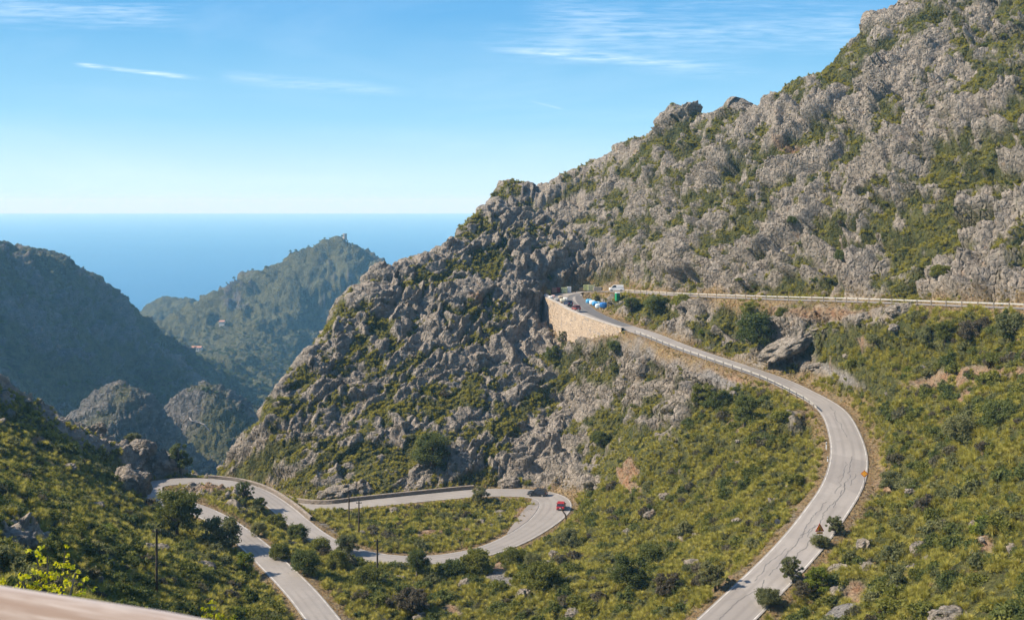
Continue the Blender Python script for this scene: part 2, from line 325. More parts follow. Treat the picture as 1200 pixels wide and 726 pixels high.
# ------------------------------------------------------------------ near terrain
def rock_disp(P, scale=1.0):
    """crags: rounded, fissured limestone lumps in tilted beds"""
    a = R(30); ca, sa = math.cos(a), math.sin(a)
    Q = np.stack([P[:, 0] * ca + P[:, 2] * sa, P[:, 1], -P[:, 0] * sa + P[:, 2] * ca], 1).astype(np.float32) / scale
    warp = np.stack([fbm(Q / 11 + 3, 3, 11), fbm(Q / 11 + 9, 3, 12), fbm(Q / 11 + 21, 3, 13)], 1)
    Q = Q + warp * 3.2
    f1, f2, i1, t1 = worley(Q / np.array([21, 14, 9]), 1)
    g1, g2, i2, t2 = worley(Q / np.array([9.5, 6.0, 3.6]) + 5, 2)
    h1, h2, i3, t3 = worley(Q / np.array([3.6, 2.2, 1.4]) + 9, 3)
    m1 = .5 + .5 * fbm(Q / 23 + 40, 2, 61); m2 = .5 + .5 * fbm(Q / 9 + 50, 2, 62)
    s1 = Q[:, 2] / 5.5 + fbm(Q / np.array([15, 15, 10]), 3, 63) * 2.0 + i1 * 1.2; s1 = s1 - np.floor(s1)
    s2 = Q[:, 2] / 2.1 + fbm(Q / np.array([6, 6, 5]), 3, 64) * 1.5 + i2 * 1.0; s2 = s2 - np.floor(s2)
    saw = lambda q: np.where(q < .82, (q / .82) ** 1.3, (1 - q) / .18)
    e = (saw(s1) - .45) * 3.4 * np.clip(m1 * 2.2 - .45, .1, 1.2) + (saw(s2) - .45) * 1.7 * np.clip(m2 * 2.2 - .5, .05, 1.2)
    e += (i1 - .5) * 1.6 + t1 * 4.8 - 1.2 * np.exp(-((f2 - f1) * 13) ** 2)
    e += (i2 - .5) * .9 + t2 * 3.4 - 0.55 * np.exp(-((g2 - g1) * 11) ** 2)
    e += (i3 - .5) * 0.5 + t3 * 1.7 - 0.2 * np.exp(-((h2 - h1) * 9) ** 2)
    rid = 1 - np.abs(fbm(Q * np.array([0.50, 0.50, 0.2]), 4, 31))
    e += (rid - 0.75) * 1.2 + fbm(Q * np.array([.10, .10, .2]), 3, 35) * 1.3
    return e * scale
def grid_normals(P):
    du = np.zeros_like(P); dv = np.zeros_like(P)
    du[:, 1:-1] = P[:, 2:] - P[:, :-2]; du[:, 0] = P[:, 1] - P[:, 0]; du[:, -1] = P[:, -1] - P[:, -2]
    dv[1:-1] = P[2:] - P[:-2]; dv[0] = P[1] - P[0]; dv[-1] = P[-1] - P[-2]
    n = np.cross(du, dv); n /= np.linalg.norm(n, axis=-1)[..., None] + 1e-9
    return n
def grid_mesh(name, P, attrs, mat, smooth_=True):
    nr, nc = P.shape[:2]; me = bpy.data.meshes.new(name)
    v = P.reshape(-1, 3).astype(np.float32)
    a = (np.arange(nr - 1)[:, None] * nc + np.arange(nc - 1)[None]).ravel()
    f = np.stack([a, a + 1, a + nc + 1, a + nc], 1).astype(np.int32)
    me.vertices.add(len(v)); me.vertices.foreach_set('co', v.ravel())
    me.loops.add(f.size); me.loops.foreach_set('vertex_index', f.ravel())
    me.polygons.add(len(f)); me.polygons.foreach_set('loop_start', np.arange(0, f.size, 4, dtype=np.int32))
    me.polygons.foreach_set('use_smooth', np.full(len(f), smooth_))
    me.update(calc_edges=True)
    for k, arr in attrs.items():
        at = me.attributes.new(k, 'FLOAT', 'POINT'); at.data.foreach_set('value', arr.ravel().astype(np.float32))
    me.materials.append(mat)
    o = bpy.data.objects.new(name, me); COL.objects.link(o); return o
rows = [10.0]
while rows[-1] < 60: rows.append(rows[-1] * 1.016)
while rows[-1] < 165: rows.append(rows[-1] * 1.0034)
while rows[-1] < 372: rows.append(rows[-1] + (0.4 if 235 < rows[-1] < 300 else 0.52))
while rows[-1] < 440: rows.append(rows[-1] + 1.6)
rows = np.array(rows); NU = 1000
us = np.linspace(-0.6, 0.6, NU)
U, Y = np.meshgrid(us, rows); X = U * Y
xf, yf = X.ravel(), Y.ravel()
Zb = near(xf, yf)
PXb = (xf / yf * F + 600).astype(np.float32); PYb = (EYE - Zb / yf * F).astype(np.float32)
over, zr, side = road_info(xf, yf)
tt = sstep(0.5, 6.5, over)
Zb = Zb * tt + (zr - 0.12 - 0.10 * np.clip(over, 0, 3)) * (1 - tt)
Pw = np.stack([xf, yf, Zb], 1)
nA = fbm(Pw / 14.0, 4, 41) * 1.0; nB = fbm(Pw / 3.6, 3, 45); nC = fbm(Pw / 1.7, 2, 47)
# the cut under the retaining wall
def station(k, px, py):
    q = RD[k]; u = q[:, 0] / q[:, 1] * F + 600; v = EYE - q[:, 2] / q[:, 1] * F
    return int(((u - px) ** 2 + (v - py) ** 2).argmin())
sW0 = station(0, 674, 346); sW1 = station(0, 745, 386)
WD = ([0, .12, .35, .55, .70, .84, 1], [6.5, 7.6, 8.0, 7.6, 6.0, 3.2, 1.6])
q_ = RD[0][sW0:sW1 + 1]; l_ = FR[0][1][sW0:sW1 + 1]
sel = np.where((np.abs(xf - 20) < 40) & (yf > 240) & (yf < 345))[0]
d2 = (xf[sel, None] - q_[None, :, 0]) ** 2 + (yf[sel, None] - q_[None, :, 1]) ** 2; bi = d2.argmin(1)
lt_ = (xf[sel] - q_[bi, 0]) * l_[bi, 0] + (yf[sel] - q_[bi, 1]) * l_[bi, 1]; ov_ = lt_ - q_[bi, 4]
fr_ = bi / (len(q_) - 1); lim = np.interp(fr_, [0, .10, .32], [1.5, 3.5, 22])
dp_ = np.interp(fr_, *WD); m_ = (ov_ > .95) & (ov_ < lim) & (bi > 0) & (bi < len(q_) - 1)
cap = q_[bi, 2] - dp_ * .93 - .8 * (ov_ - 1.0) + .7 * nB[sel] + 1.6 * np.maximum(0, ov_ - np.interp(fr_, [0, .1, .35, .8, 1], [1.2, 2.2, 4.0, 5.5, 3.0]))
Zb[sel[m_]] = np.minimum(Zb[sel[m_]], cap[m_])
under_wall = np.zeros(len(xf), bool); under_wall[sel[m_ & (ov_ < 9)]] = True
for kpx, kh, kr in ((600, 3.4, 7.5), (588, 2.5, 4), (640, 1.5, 5), (735, 3.0, 5), (790, 3.2, 6.5), (806, 3.5, 5), (850, 2.6, 4.5), (868, 2.4, 3.5), (925, 2.6, 5), (990, 2.2, 5), (545, 2.0, 5), (522, 2.5, 4), (440, 2.5, 4), (398, 2.5, 5), (325, 2.0, 5)):
    kd = float(np.interp(kpx, SKL[:, 0], SKL[:, 2])) + 1.0; kx = (kpx - 600) / F * kd; rr = np.sqrt((xf - kx) ** 2 + (yf - kd) ** 2 * .6) / kr
    Zb += kh * np.clip(1.25 - rr, 0, 1) ** .7 * (rr < 1.25)
P0 = np.stack([xf, yf, Zb], 1).reshape(len(rows), NU, 3); Pw = P0.reshape(-1, 3)
nrm0 = grid_normals(P0)
nz = nrm0[..., 2].ravel()
PYb = (EYE - Zb / yf * F).astype(np.float32)
V0 = idw(PXb, PYb, VEG)
beds = fbm(np.stack([(xf * .9 + Zb * .4) / 16, yf / 14, (-xf * .45 + Zb * .9) / 5.0], 1), 3, 49)
scree = blobs(PXb, PYb, SCREE); scree = np.clip(scree + nB * .35 * (scree > 0), 0, 1)
soil = blobs(PXb, PYb, SOIL); soil = np.clip(soil * (0.9 + nB * 1.0), 0, 1)
bare = sstep(.36, .46, fbm(Pw / 9.0 + 30, 4, 57)) * (V0 > .8) * .9 * (yf > 120); soil = np.maximum(soil, bare)
crag = rock_disp(Pw)
sel = np.where(PXb > 640)[0]; k_ = sstep(660, 800, PXb[sel]); crag[sel] = crag[sel] * (1 - k_) + k_ * (rock_disp(Pw[sel], 1.5) * 1.1 + .5 * rock_disp(Pw[sel] + 40, .6))
gul = 1 - np.abs(fbm(np.stack([(xf * .8 + Zb * .5) / 26, yf / 30, Zb / 60], 1), 3, 59)) * 1.6
crag += (gul - .6) * 2.6 * (V0 < .8)
vv = V0 + .075 - .045 * sstep(720, 640, PXb) * (V0 < .8) * (PYb < 560) + 0.16 * nA + 0.42 * nB + .26 * nC + 0.60 * beds - 0.085 * np.clip(crag, -3, 3) * (V0 < .8)
veg = sstep(0.36, 0.56, vv)
verge = sstep(3.6, .9, over + nB * 2.2 + nA * 1.5) * (over > -1)
veg *= (1 - scree) * (1 - .85 * soil) * sstep(0.6, 2.4, over + nB)
rock_amp = (1 - sstep(0.25, 1.0, V0) * 0.8) * np.where(veg > .5, .72, 1.0)
rock_amp *= np.where(PXb < 700, 1 - .3 * sstep(700, 620, PXb), 1.0)
rock_amp *= (1 - .85 * scree) * (1 - .35 * near(xf, yf, crest_g))
wallside = np.ones(len(xf)); s_all = np.where(under_wall)[0]
disp = (crag * rock_amp + veg * (0.35 * nA + .25 * nB) + scree * nB * .25) * sstep(0.6, 4.5, over)
disp *= sstep(8, 40, yf)
P1 = P0.reshape(-1, 3) + nrm0.reshape(-1, 3) * disp[:, None]
P1 = P1.reshape(len(rows), NU, 3)
P1[-1, :, 2] -= 12
nrm1 = grid_normals(P1)
shape = P1.shape[:2]
PROJ_R = (EYE - P1[..., 2] / P1[..., 1] * F)
veg_g = veg.reshape(shape); over_g = over.reshape(shape); V0_g = V0.reshape(shape)
run = np.minimum.accumulate(PROJ_R, axis=0); VIS = PROJ_R <= run + 1.5
def hit(px, py):
    """the nearest ground point seen along a picture ray"""
    j = int(round(((px - 600) / F - us[0]) / (us[1] - us[0]))); j = min(max(j, 1), NU - 2)
    c = PROJ_R[:, j]; k = np.where((c <= py) & (rows > 14))[0]
    if len(k) == 0: return Vector(P1[-1, j])
    i = k[0]
    if i == 0: return Vector(P1[0, j])
    a = (c[i - 1] - py) / (c[i - 1] - c[i] + 1e-9); a = min(max(a, 0), 1)
    return Vector(P1[i - 1, j] * (1 - a) + P1[i, j] * a)
def ground(x, y):
    u = x / y; j = (u - us[0]) / (us[1] - us[0]); j = min(max(j, 0), NU - 1.001)
    i = np.searchsorted(rows, y) - 1; i = min(max(i, 0), len(rows) - 2)
    a = (y - rows[i]) / (rows[i + 1] - rows[i]); a = min(max(a, 0), 1); jj = int(j); b = j - jj
    z = P1[i, jj, 2] * (1 - a) * (1 - b) + P1[i + 1, jj, 2] * a * (1 - b) + P1[i, jj + 1, 2] * (1 - a) * b + P1[i + 1, jj + 1, 2] * a * b
    return float(z)

# ------------------------------------------------------------------ materials
def newmat(name):
    m = bpy.data.materials.new(name); m.use_nodes = True; t = m.node_tree
    for n in list(t.nodes): t.nodes.remove(n)
    o = t.nodes.new('ShaderNodeOutputMaterial'); b = t.nodes.new('ShaderNodeBsdfPrincipled')
    t.links.new(b.outputs[0], o.inputs[0]); b.inputs['Specular IOR Level'].default_value = 0.25
    return m, t, b, o
def mixc_(t, f, a, b):
    n = t.nodes.new('ShaderNodeMixRGB')
    for i, v in enumerate((f, a, b)):
        if hasattr(v, 'links') or isinstance(v, bpy.types.NodeSocket): t.links.new(v, n.inputs[i])
        elif i == 0: n.inputs[0].default_value = v
        else: n.inputs[i].default_value = tuple(v) + (1,) if len(v) == 3 else v
    return n.outputs[0]
def tnoise(t, vec, scale, detail=4, rough=.55, dist=0.0):
    n = t.nodes.new('ShaderNodeTexNoise'); n.inputs['Scale'].default_value = scale; n.inputs['Detail'].default_value = detail; n.inputs['Roughness'].default_value = rough; n.inputs['Distortion'].default_value = dist
    t.links.new(vec, n.inputs['Vector']); return n.outputs[0]
def tvor(t, vec, scale, feature='F1', out='Distance', rnd=1.0):
    n = t.nodes.new('ShaderNodeTexVoronoi'); n.feature = feature; n.inputs['Scale'].default_value = scale; n.inputs['Randomness'].default_value = rnd
    t.links.new(vec, n.inputs['Vector']); return n.outputs[out]
def tmap(t, vec, sc_=(1, 1, 1), rot=(0, 0, 0)):
    n = t.nodes.new('ShaderNodeMapping'); n.inputs['Scale'].default_value = sc_; n.inputs['Rotation'].default_value = rot
    t.links.new(vec, n.inputs[0]); return n.outputs[0]
def attr(t, name):
    n = t.nodes.new('ShaderNodeAttribute'); n.attribute_name = name; return n.outputs['Fac']
def bump(t, h, dist, strength=1.0, prev=None):
    n = t.nodes.new('ShaderNodeBump'); n.inputs['Distance'].default_value = dist; n.inputs['Strength'].default_value = strength
    t.links.new(h, n.inputs['Height'])
    if prev is not None: t.links.new(prev, n.inputs['Normal'])
    return n.outputs[0]
def terrain_material(name, k=1.0, rockA=(.475, .405, .33), rockB=(.285, .25, .205), vegA=(.15, .145, .045), vegB=(.075, .085, .03), far=False):
    m, t, b, o = newmat(name); b.inputs['Roughness'].default_value = .92; b.inputs['Specular IOR Level'].default_value = .12
    g = t.nodes.new('ShaderNodeNewGeometry').outputs['Position']
    st = tmap(t, g, (1, 1, 2.2), (0, R(-24), 0)); vert = tmap(t, g, (1, 1, .7), (0, R(25), 0))
    n1 = tnoise(t, g, .09 / k, 5); n2 = tnoise(t, st, .45 / k, 6, .62); n3 = tnoise(t, vert, 1.6 / k, 6, .68, .4)
    rc = mixc_(t, smooth(t, n2, .35, .66), rockB, rockA)
    rc = mixc_(t, smooth(t, n1, .5, .72, 0, .45), rc, (.40, .34, .27))
    rc = mixc_(t, smooth(t, n3, .52, .75, 0, .75), rc, (.13, .125, .12))
    rc = mixc_(t, smooth(t, tnoise(t, g, .35 / k, 3), .62, .74, 0, .6), rc, (.42, .29, .19))
    rc = mixc_(t, smooth(t, tnoise(t, st, 1.1 / k, 5, .6), .56, .70, 0, .55), rc, (.50, .47, .43))
    vc = mixc_(t, smooth(t, tnoise(t, g, .5 / k, 5), .35, .65), vegB, vegA)
    vc = mixc_(t, smooth(t, tnoise(t, g, 2.2 / k, 4), .55, .7, 0, .6), vc, (.14, .11, .06))
    col = mixc_(t, attr(t, 'veg'), rc, vc)
    if not far:
        sc1 = mixc_(t, tvor(t, g, 2.4, out='Color'), (.22, .20, .18), (.40, .37, .34))
        col = mixc_(t, attr(t, 'scree'), col, sc1)
        so1 = mixc_(t, smooth(t, tnoise(t, g, .8, 5), .35, .65), (.36, .20, .11), (.42, .30, .19))
        col = mixc_(t, attr(t, 'soil'), col, so1)
        vg = mixc_(t, smooth(t, tnoise(t, g, 1.2, 5), .38, .62), (.30, .19, .09), (.38, .27, .13))
        vg = mixc_(t, smooth(t, tnoise(t, g, 3.1, 4), .5, .68), vg, (.24, .22, .17))
        col = mixc_(t, attr(t, 'verge'), col, vg)
    t.links.new(col, b.inputs['Base Color'])
    nb = bump(t, tnoise(t, st, .55 / k, 8, .66, .5), 1.9 * k)
    v1 = tvor(t, vert, .9 / k, 'DISTANCE_TO_EDGE'); nb = bump(t, smooth(t, v1, 0, .22), .55 * k, 1, nb)
    nb = bump(t, n3, .55 * k, 1, nb)
    t.links.new(nb, b.inputs['Normal'])
    return m
M_HILL = terrain_material('limestone_hillside')
M_FAR = terrain_material('far_hills', 3.2, (.21, .195, .175), (.13, .125, .115), (.14, .14, .065), (.08, .085, .04), True)
hill = grid_mesh('hillside', P1, {'veg': veg, 'scree': scree * (over > 0.3), 'soil': soil, 'verge': verge}, M_HILL)
hill['kind'] = 'structure'

def plain(name, col, rough=.6, metal=0.0, var=.15, scale=3.0, bmp=0.0, bscale=20, spec=.3):
    m, t, b, o = newmat(name); b.inputs['Roughness'].default_value = rough; b.inputs['Metallic'].default_value = metal; b.inputs['Specular IOR Level'].default_value = spec
    c = t.nodes.new('ShaderNodeTexCoord').outputs['Object']
    q = tnoise(t, c, scale, 5)
    lo = tuple(x * (1 - var) for x in col); hi = tuple(min(1, x * (1 + var)) for x in col)
    t.links.new(mixc_(t, smooth(t, q, .3, .7), lo, hi), b.inputs['Base Color'])
    if bmp: t.links.new(bump(t, tnoise(t, c, bscale, 5), bmp), b.inputs['Normal'])
    return m
def leaf_mat(name, cols, trans=.38):
    m, t, b, o = newmat(name)
    rnd = t.nodes.new('ShaderNodeObjectInfo').outputs['Random']; a = attr(t, 'tint')
    cr = t.nodes.new('ShaderNodeValToRGB'); cr.color_ramp.elements[0].color = tuple(cols[0]) + (1,); cr.color_ramp.elements[1].color = tuple(cols[-1]) + (1,)
    for k, c_ in enumerate(cols[1:-1]):
        e = cr.color_ramp.elements.new((k + 1) / (len(cols) - 1)); e.color = tuple(c_) + (1,)
    f = mth(t, 'ADD', mth(t, 'MULTIPLY', rnd, .55), mth(t, 'MULTIPLY', a, .45)); t.links.new(f, cr.inputs[0])
    b.inputs['Roughness'].default_value = .7; b.inputs['Specular IOR Level'].default_value = .2
    t.links.new(cr.outputs[0], b.inputs['Base Color'])
    tr = t.nodes.new('ShaderNodeBsdfTranslucent'); ms = t.nodes.new('ShaderNodeMixShader'); ms.inputs[0].default_value = trans
    br = t.nodes.new('ShaderNodeHueSaturation'); br.inputs['Value'].default_value = 1.4; br.inputs['Saturation'].default_value = 1.1; t.links.new(cr.outputs[0], br.inputs['Color']); t.links.new(br.outputs[0], tr.inputs[0])
    t.links.new(b.outputs[0], ms.inputs[1]); t.links.new(tr.outputs[0], ms.inputs[2]); t.links.new(ms.outputs[0], o.inputs[0])
    return m
M_LEAF = {'dark': leaf_mat('mastic_leaves', [(.055, .075, .02), (.10, .12, .032), (.16, .175, .05)]),
          'olive': leaf_mat('olive_leaves', [(.10, .11, .045), (.16, .165, .065), (.22, .21, .09)]),
          'dry': leaf_mat('dry_twigs', [(.09, .075, .05), (.13, .11, .07), (.11, .115, .05)]),
          'bright': leaf_mat('bright_leaves', [(.09, .13, .02), (.15, .18, .025), (.24, .26, .03)], .35),
          'mid': leaf_mat('green_leaves', [(.085, .10, .022), (.16, .165, .034), (.24, .235, .05)]),
          'grass': leaf_mat('grass_blades', [(.20, .195, .038), (.34, .31, .06), (.47, .41, .115)], .3),
          'straw': leaf_mat('dry_grass_blades', [(.24, .18, .07), (.34, .26, .11), (.40, .30, .15)], .25),
          'yellow': leaf_mat('yellow_flowers', [(.28, .27, .02), (.40, .37, .025), (.50, .45, .04)], .4)}
M_BARK = plain('bark', (.13, .105, .085), .9, 0, .35, 4, .03, 12)
M_ASPH = None

# ------------------------------------------------------------------ object helpers
def tag(o, label=None, cat=None, group=None, kind=None):
    if label: o['label'] = label
    if cat: o['category'] = cat
    if group: o['group'] = group
    if kind: o['kind'] = kind
    return o
def link(name, me, parent=None, loc=None):
    o = bpy.data.objects.new(name, me); COL.objects.link(o)
    if parent is not None: o.parent = parent
    if loc is not None: o.location = loc
    return o
def empty(name, loc, rz=0.0):
    o = bpy.data.objects.new(name, None); COL.objects.link(o); o.location = loc; o.rotation_euler = (0, 0, rz); o.empty_display_size = .3; return o
def pymesh(name, v, f, mats, tint=None, smooth_=False, mi=None):
    me = bpy.data.meshes.new(name); v = np.asarray(v, np.float32); f = np.asarray(f, np.int32); n = f.shape[1]
    me.vertices.add(len(v)); me.vertices.foreach_set('co', v.ravel())
    me.loops.add(f.size); me.loops.foreach_set('vertex_index', f.ravel())
    me.polygons.add(len(f)); me.polygons.foreach_set('loop_start', np.arange(0, f.size, n, dtype=np.int32))
    if smooth_: me.polygons.foreach_set('use_smooth', np.ones(len(f), bool))
    if mi is not None: me.polygons.foreach_set('material_index', np.asarray(mi, np.int32))
    me.update(calc_edges=True)
    if tint is not None:
        at = me.attributes.new('tint', 'FLOAT', 'FACE'); at.data.foreach_set('value', np.asarray(tint, np.float32))
    for m in (mats if isinstance(mats, (list, tuple)) else [mats]): me.materials.append(m)
    return me
def bm_mesh(name, bm, mat, smooth_=False):
    me = bpy.data.meshes.new(name); bmesh.ops.recalc_face_normals(bm, faces=bm.faces); bm.to_mesh(me); bm.free()
    if smooth_:
        for p in me.polygons: p.use_smooth = True
    me.materials.append(mat); return me
def bbox(bm, cx, cy, cz, sx, sy, sz, bev=0.0, rz=0.0):
    r = bmesh.ops.create_cube(bm, size=1.0); vs = r['verts']
    bmesh.ops.scale(bm, vec=(sx, sy, sz), verts=vs)
    if bev: 
        es = list({e for v in vs for e in v.link_edges}); q = bmesh.ops.bevel(bm, geom=es, offset=bev, segments=1, affect='EDGES'); vs = list({v for f in q['faces'] for v in f.verts} | {v for v in vs if v.is_valid})
    if rz: bmesh.ops.rotate(bm, cent=(0, 0, 0), matrix=Matrix.Rotation(rz, 3, 'Z'), verts=vs)
    bmesh.ops.translate(bm, vec=(cx, cy, cz), verts=vs)
def tube_data(pts, rad, sides=6):
    V = []; Fc = []; n = len(pts)
    for k, p in enumerate(pts):
        p = Vector(p); a = Vector(pts[max(k - 1, 0)]); b = Vector(pts[min(k + 1, n - 1)]); d = (b - a).normalized() if (b - a).length > 1e-6 else Vector((0, 0, 1))
        u = d.cross(Vector((0.31, 0.2, 0.93)) if abs(d.z) < .9 else Vector((1, 0, 0))).normalized(); w = d.cross(u)
        r = rad[k] if hasattr(rad, '__len__') else rad
        for s in range(sides):
            an = 2 * math.pi * s / sides; V.append(p + u * (math.cos(an) * r) + w * (math.sin(an) * r))
    for k in range(n - 1):
        for s in range(sides):
            a = k * sides + s; b = k * sides + (s + 1) % sides; Fc.append((a, b, b + sides, a + sides))
    return V, Fc
class TB:
    def __init__(s): s.v = []; s.f = []
    def tube(s, pts, rad, sides=6):
        V, Q = tube_data(pts, rad, sides); o = len(s.v); s.v += [tuple(x) for x in V]; s.f += [tuple(i + o for i in q) for q in Q]
        for c0, rev in ((0, True), (len(V) - sides, False)):
            c = len(s.v); cen = sum((Vector(x) for x in V[c0:c0 + sides]), Vector()) / sides; s.v.append(tuple(cen))
            for k in range(sides):
                a, b = o + c0 + k, o + c0 + (k + 1) % sides; s.f.append((a, c, b, b) if False else ((b, a, c, c)))
        return s
    def mesh(s, name, mat, smooth_=True):
        me = bpy.data.meshes.new(name); fs = [tuple(dict.fromkeys(q)) for q in s.f]; me.from_pydata(s.v, [], fs); me.materials.append(mat)
        if smooth_:
            for p in me.polygons: p.use_smooth = True
        return me

# ---- foliage
def leaf_cloud(rg, blobs_, n_per, size, flat=.0):
    """small leaf-sized quads in clumps; blobs_ = centre, radii"""
    V = []; T = []
    for (c, r) in blobs_:
        n = n_per if isinstance(n_per, int) else int(n_per(r))
        d = rg.normal(size=(n, 3)); d /= np.linalg.norm(d, axis=1)[:, None]
        rad = np.clip(np.abs(rg.normal(.8, .28, n)), .1, 1.7)
        p = np.array(c) + d * rad[:, None] * np.array(r)
        nn = d + rg.normal(size=(n, 3)) * .7; nn /= np.linalg.norm(nn, axis=1)[:, None]
        u = np.cross(nn, rg.normal(size=(n, 3))); u /= np.linalg.norm(u, axis=1)[:, None]; w = np.cross(nn, u)
        s = (size * rg.uniform(.6, 1.35, n))[:, None]; asp = rg.uniform(.45, .8, n)[:, None]
        q = np.stack([p - u * s, p - w * s * asp, p + u * s, p + w * s * asp], 1)
        V.append(q.reshape(-1, 3)); T.append(np.clip(rg.uniform(0, 1, n) * .7 + rg.uniform(0, .3), 0, 1))
    V = np.concatenate(V); T = np.concatenate(T); Fq = np.arange(len(V)).reshape(-1, 4)
    return V, Fq, T
def shrub_mesh(name, kind, seed, nblob=26, nleaf=42, size=.10, h=.75, stems=True):
    rg = np.random.default_rng(seed); bl = []
    for k in range(nblob):
        a = rg.uniform(0, 2 * math.pi); rr = math.sqrt(rg.uniform(0, 1)) * .72; zz = h * (1 - (rr / .95) ** 2) * rg.uniform(.45, 1.0) 
        s = rg.uniform(.17, .32); bl.append(((math.cos(a) * rr, math.sin(a) * rr, max(zz, .12)), (s, s, s * .8)))
    V, Q, T = leaf_cloud(rg, bl, nleaf, size)
    V[:, 2] = np.maximum(V[:, 2], -.08)
    mi = np.zeros(len(Q), int); n0 = len(V)
    if stems:
        tb = TB()
        for k in range(7):
            a = rg.uniform(0, 6.28); e = bl[rg.integers(len(bl))][0]
            tb.tube([(0.05 * math.cos(a), .05 * math.sin(a), -.25), (e[0] * .5, e[1] * .5, e[2] * .45), e], [.035, .025, .01], 4)
        V = np.vstack([V, np.array(tb.v)]); fs = np.array([q if len(q) == 4 else q for q in tb.f]) + n0
        ok = fs[:, 2] != fs[:, 3]; fs = fs[ok]
        Q = np.vstack([Q, fs]); T = np.r_[T, np.zeros(len(fs))]; mi = np.r_[mi, np.ones(len(fs), int)]
    return pymesh(name, V, Q, [M_LEAF[kind], M_BARK], T, mi=mi)
def tuft_mesh(name, kind, seed, n=70, L_=1.0, spread=1.0):
    rg = np.random.default_rng(seed); V = []; Q = []; T = []
    for k in range(n):
        a = rg.uniform(0, 6.283); lean = rg.uniform(.1, 1.25) * spread; ln = L_ * rg.uniform(.45, 1.0); w = rg.uniform(.018, .04)
        d = np.array([math.cos(a), math.sin(a), 0]); s = np.array([-math.sin(a), math.cos(a), 0]); base = d * rg.uniform(0, .12)
        p = base; el = math.pi / 2 - lean * .35; o = len(V); seg = 3
        for j in range(seg + 1):
            ww = w * (1 - j / seg * .85); V += [tuple(p - s * ww + np.array([0, 0, 0])), tuple(p + s * ww)]
            p = p + (d * math.cos(el) + np.array([0, 0, math.sin(el)])) * ln / seg; el -= lean * .75
        t_ = rg.uniform(0, 1)
        for j in range(seg): Q.append((o + 2 * j, o + 2 * j + 1, o + 2 * j + 3, o + 2 * j + 2)); T.append(t_)
    return pymesh(name, V, Q, M_LEAF[kind], T)
SHRUBS = {k: [shrub_mesh(k + '_shrub', k, 100 + i * 7 + hash_, nb, nl, sz, hh) for i, (nb, nl, sz, hh) in enumerate(((26, 44, .085, .8), (34, 36, .075, .62), (20, 52, .09, 1.0)))] for hash_, k in enumerate(('dark', 'olive', 'mid', 'dry'))}
SHRUBS['bright'] = [shrub_mesh('bright_shrub', 'bright', 300, 24, 44, .085, .9)]
TUFTS = [tuft_mesh('grass_tuft', 'grass', 400 + i, 230, 1.0, .9 + .1 * i) for i in range(3)]
STRAW = [tuft_mesh('straw_tuft', 'straw', 420 + i, 50, .6, 1.0) for i in range(2)]

# scatter: points carrying rotation, scale and which plant; real instances on the ground
def scatter(name, pts, nrm, scl, idx, meshes, rg, tilt=.25):
    c = bpy.data.collections.new(name + '_kinds')
    for k, me in enumerate(meshes):
        o = bpy.data.objects.new('%s_kind_%02d' % (name, k), me); c.objects.link(o)
    n = len(pts); me = bpy.data.meshes.new(name); me.vertices.add(n); me.vertices.foreach_set('co', np.asarray(pts, np.float32).ravel())
    rot = np.stack([rg.normal(0, tilt * .4, n) - nrm[:, 1] * tilt, rg.normal(0, tilt * .4, n) + nrm[:, 0] * tilt, rg.uniform(0, 6.283, n)], 1)
    s3 = np.stack([scl * rg.uniform(.85, 1.15, n), scl * rg.uniform(.85, 1.15, n), scl * rg.uniform(.75, 1.2, n)], 1)
    for nm, ty, arr in (('rot', 'FLOAT_VECTOR', rot), ('scl', 'FLOAT_VECTOR', s3)):
        a = me.attributes.new(nm, ty, 'POINT'); a.data.foreach_set('vector', arr.astype(np.float32).ravel())
    a = me.attributes.new('which', 'INT', 'POINT'); a.data.foreach_set('value', np.asarray(idx, np.int32))
    o = bpy.data.objects.new(name, me); COL.objects.link(o)
    g = bpy.data.node_groups.new(name, 'GeometryNodeTree'); g.interface.new_socket('Geometry', in_out='INPUT', socket_type='NodeSocketGeometry'); g.interface.new_socket('Geometry', in_out='OUTPUT', socket_type='NodeSocketGeometry')
    gi = g.nodes.new('NodeGroupInput'); go = g.nodes.new('NodeGroupOutput'); ip = g.nodes.new('GeometryNodeInstanceOnPoints'); ci = g.nodes.new('GeometryNodeCollectionInfo')
    ci.inputs['Collection'].default_value = c; ci.inputs['Separate Children'].default_value = True; ci.inputs['Reset Children'].default_value = True
    def na(nm, ty):
        q = g.nodes.new('GeometryNodeInputNamedAttribute'); q.data_type = ty; q.inputs[0].default_value = nm; return q.outputs[0]
    g.links.new(gi.outputs[0], ip.inputs['Points']); g.links.new(ci.outputs[0], ip.inputs['Instance']); ip.inputs['Pick Instance'].default_value = True
    g.links.new(na('which', 'INT'), ip.inputs['Instance Index']); g.links.new(na('rot', 'FLOAT_VECTOR'), ip.inputs['Rotation']); g.links.new(na('scl', 'FLOAT_VECTOR'), ip.inputs['Scale'])
    g.links.new(ip.outputs[0], go.inputs[0])
    md = o.modifiers.new('scatter', 'NODES'); md.node_group = g
    return o
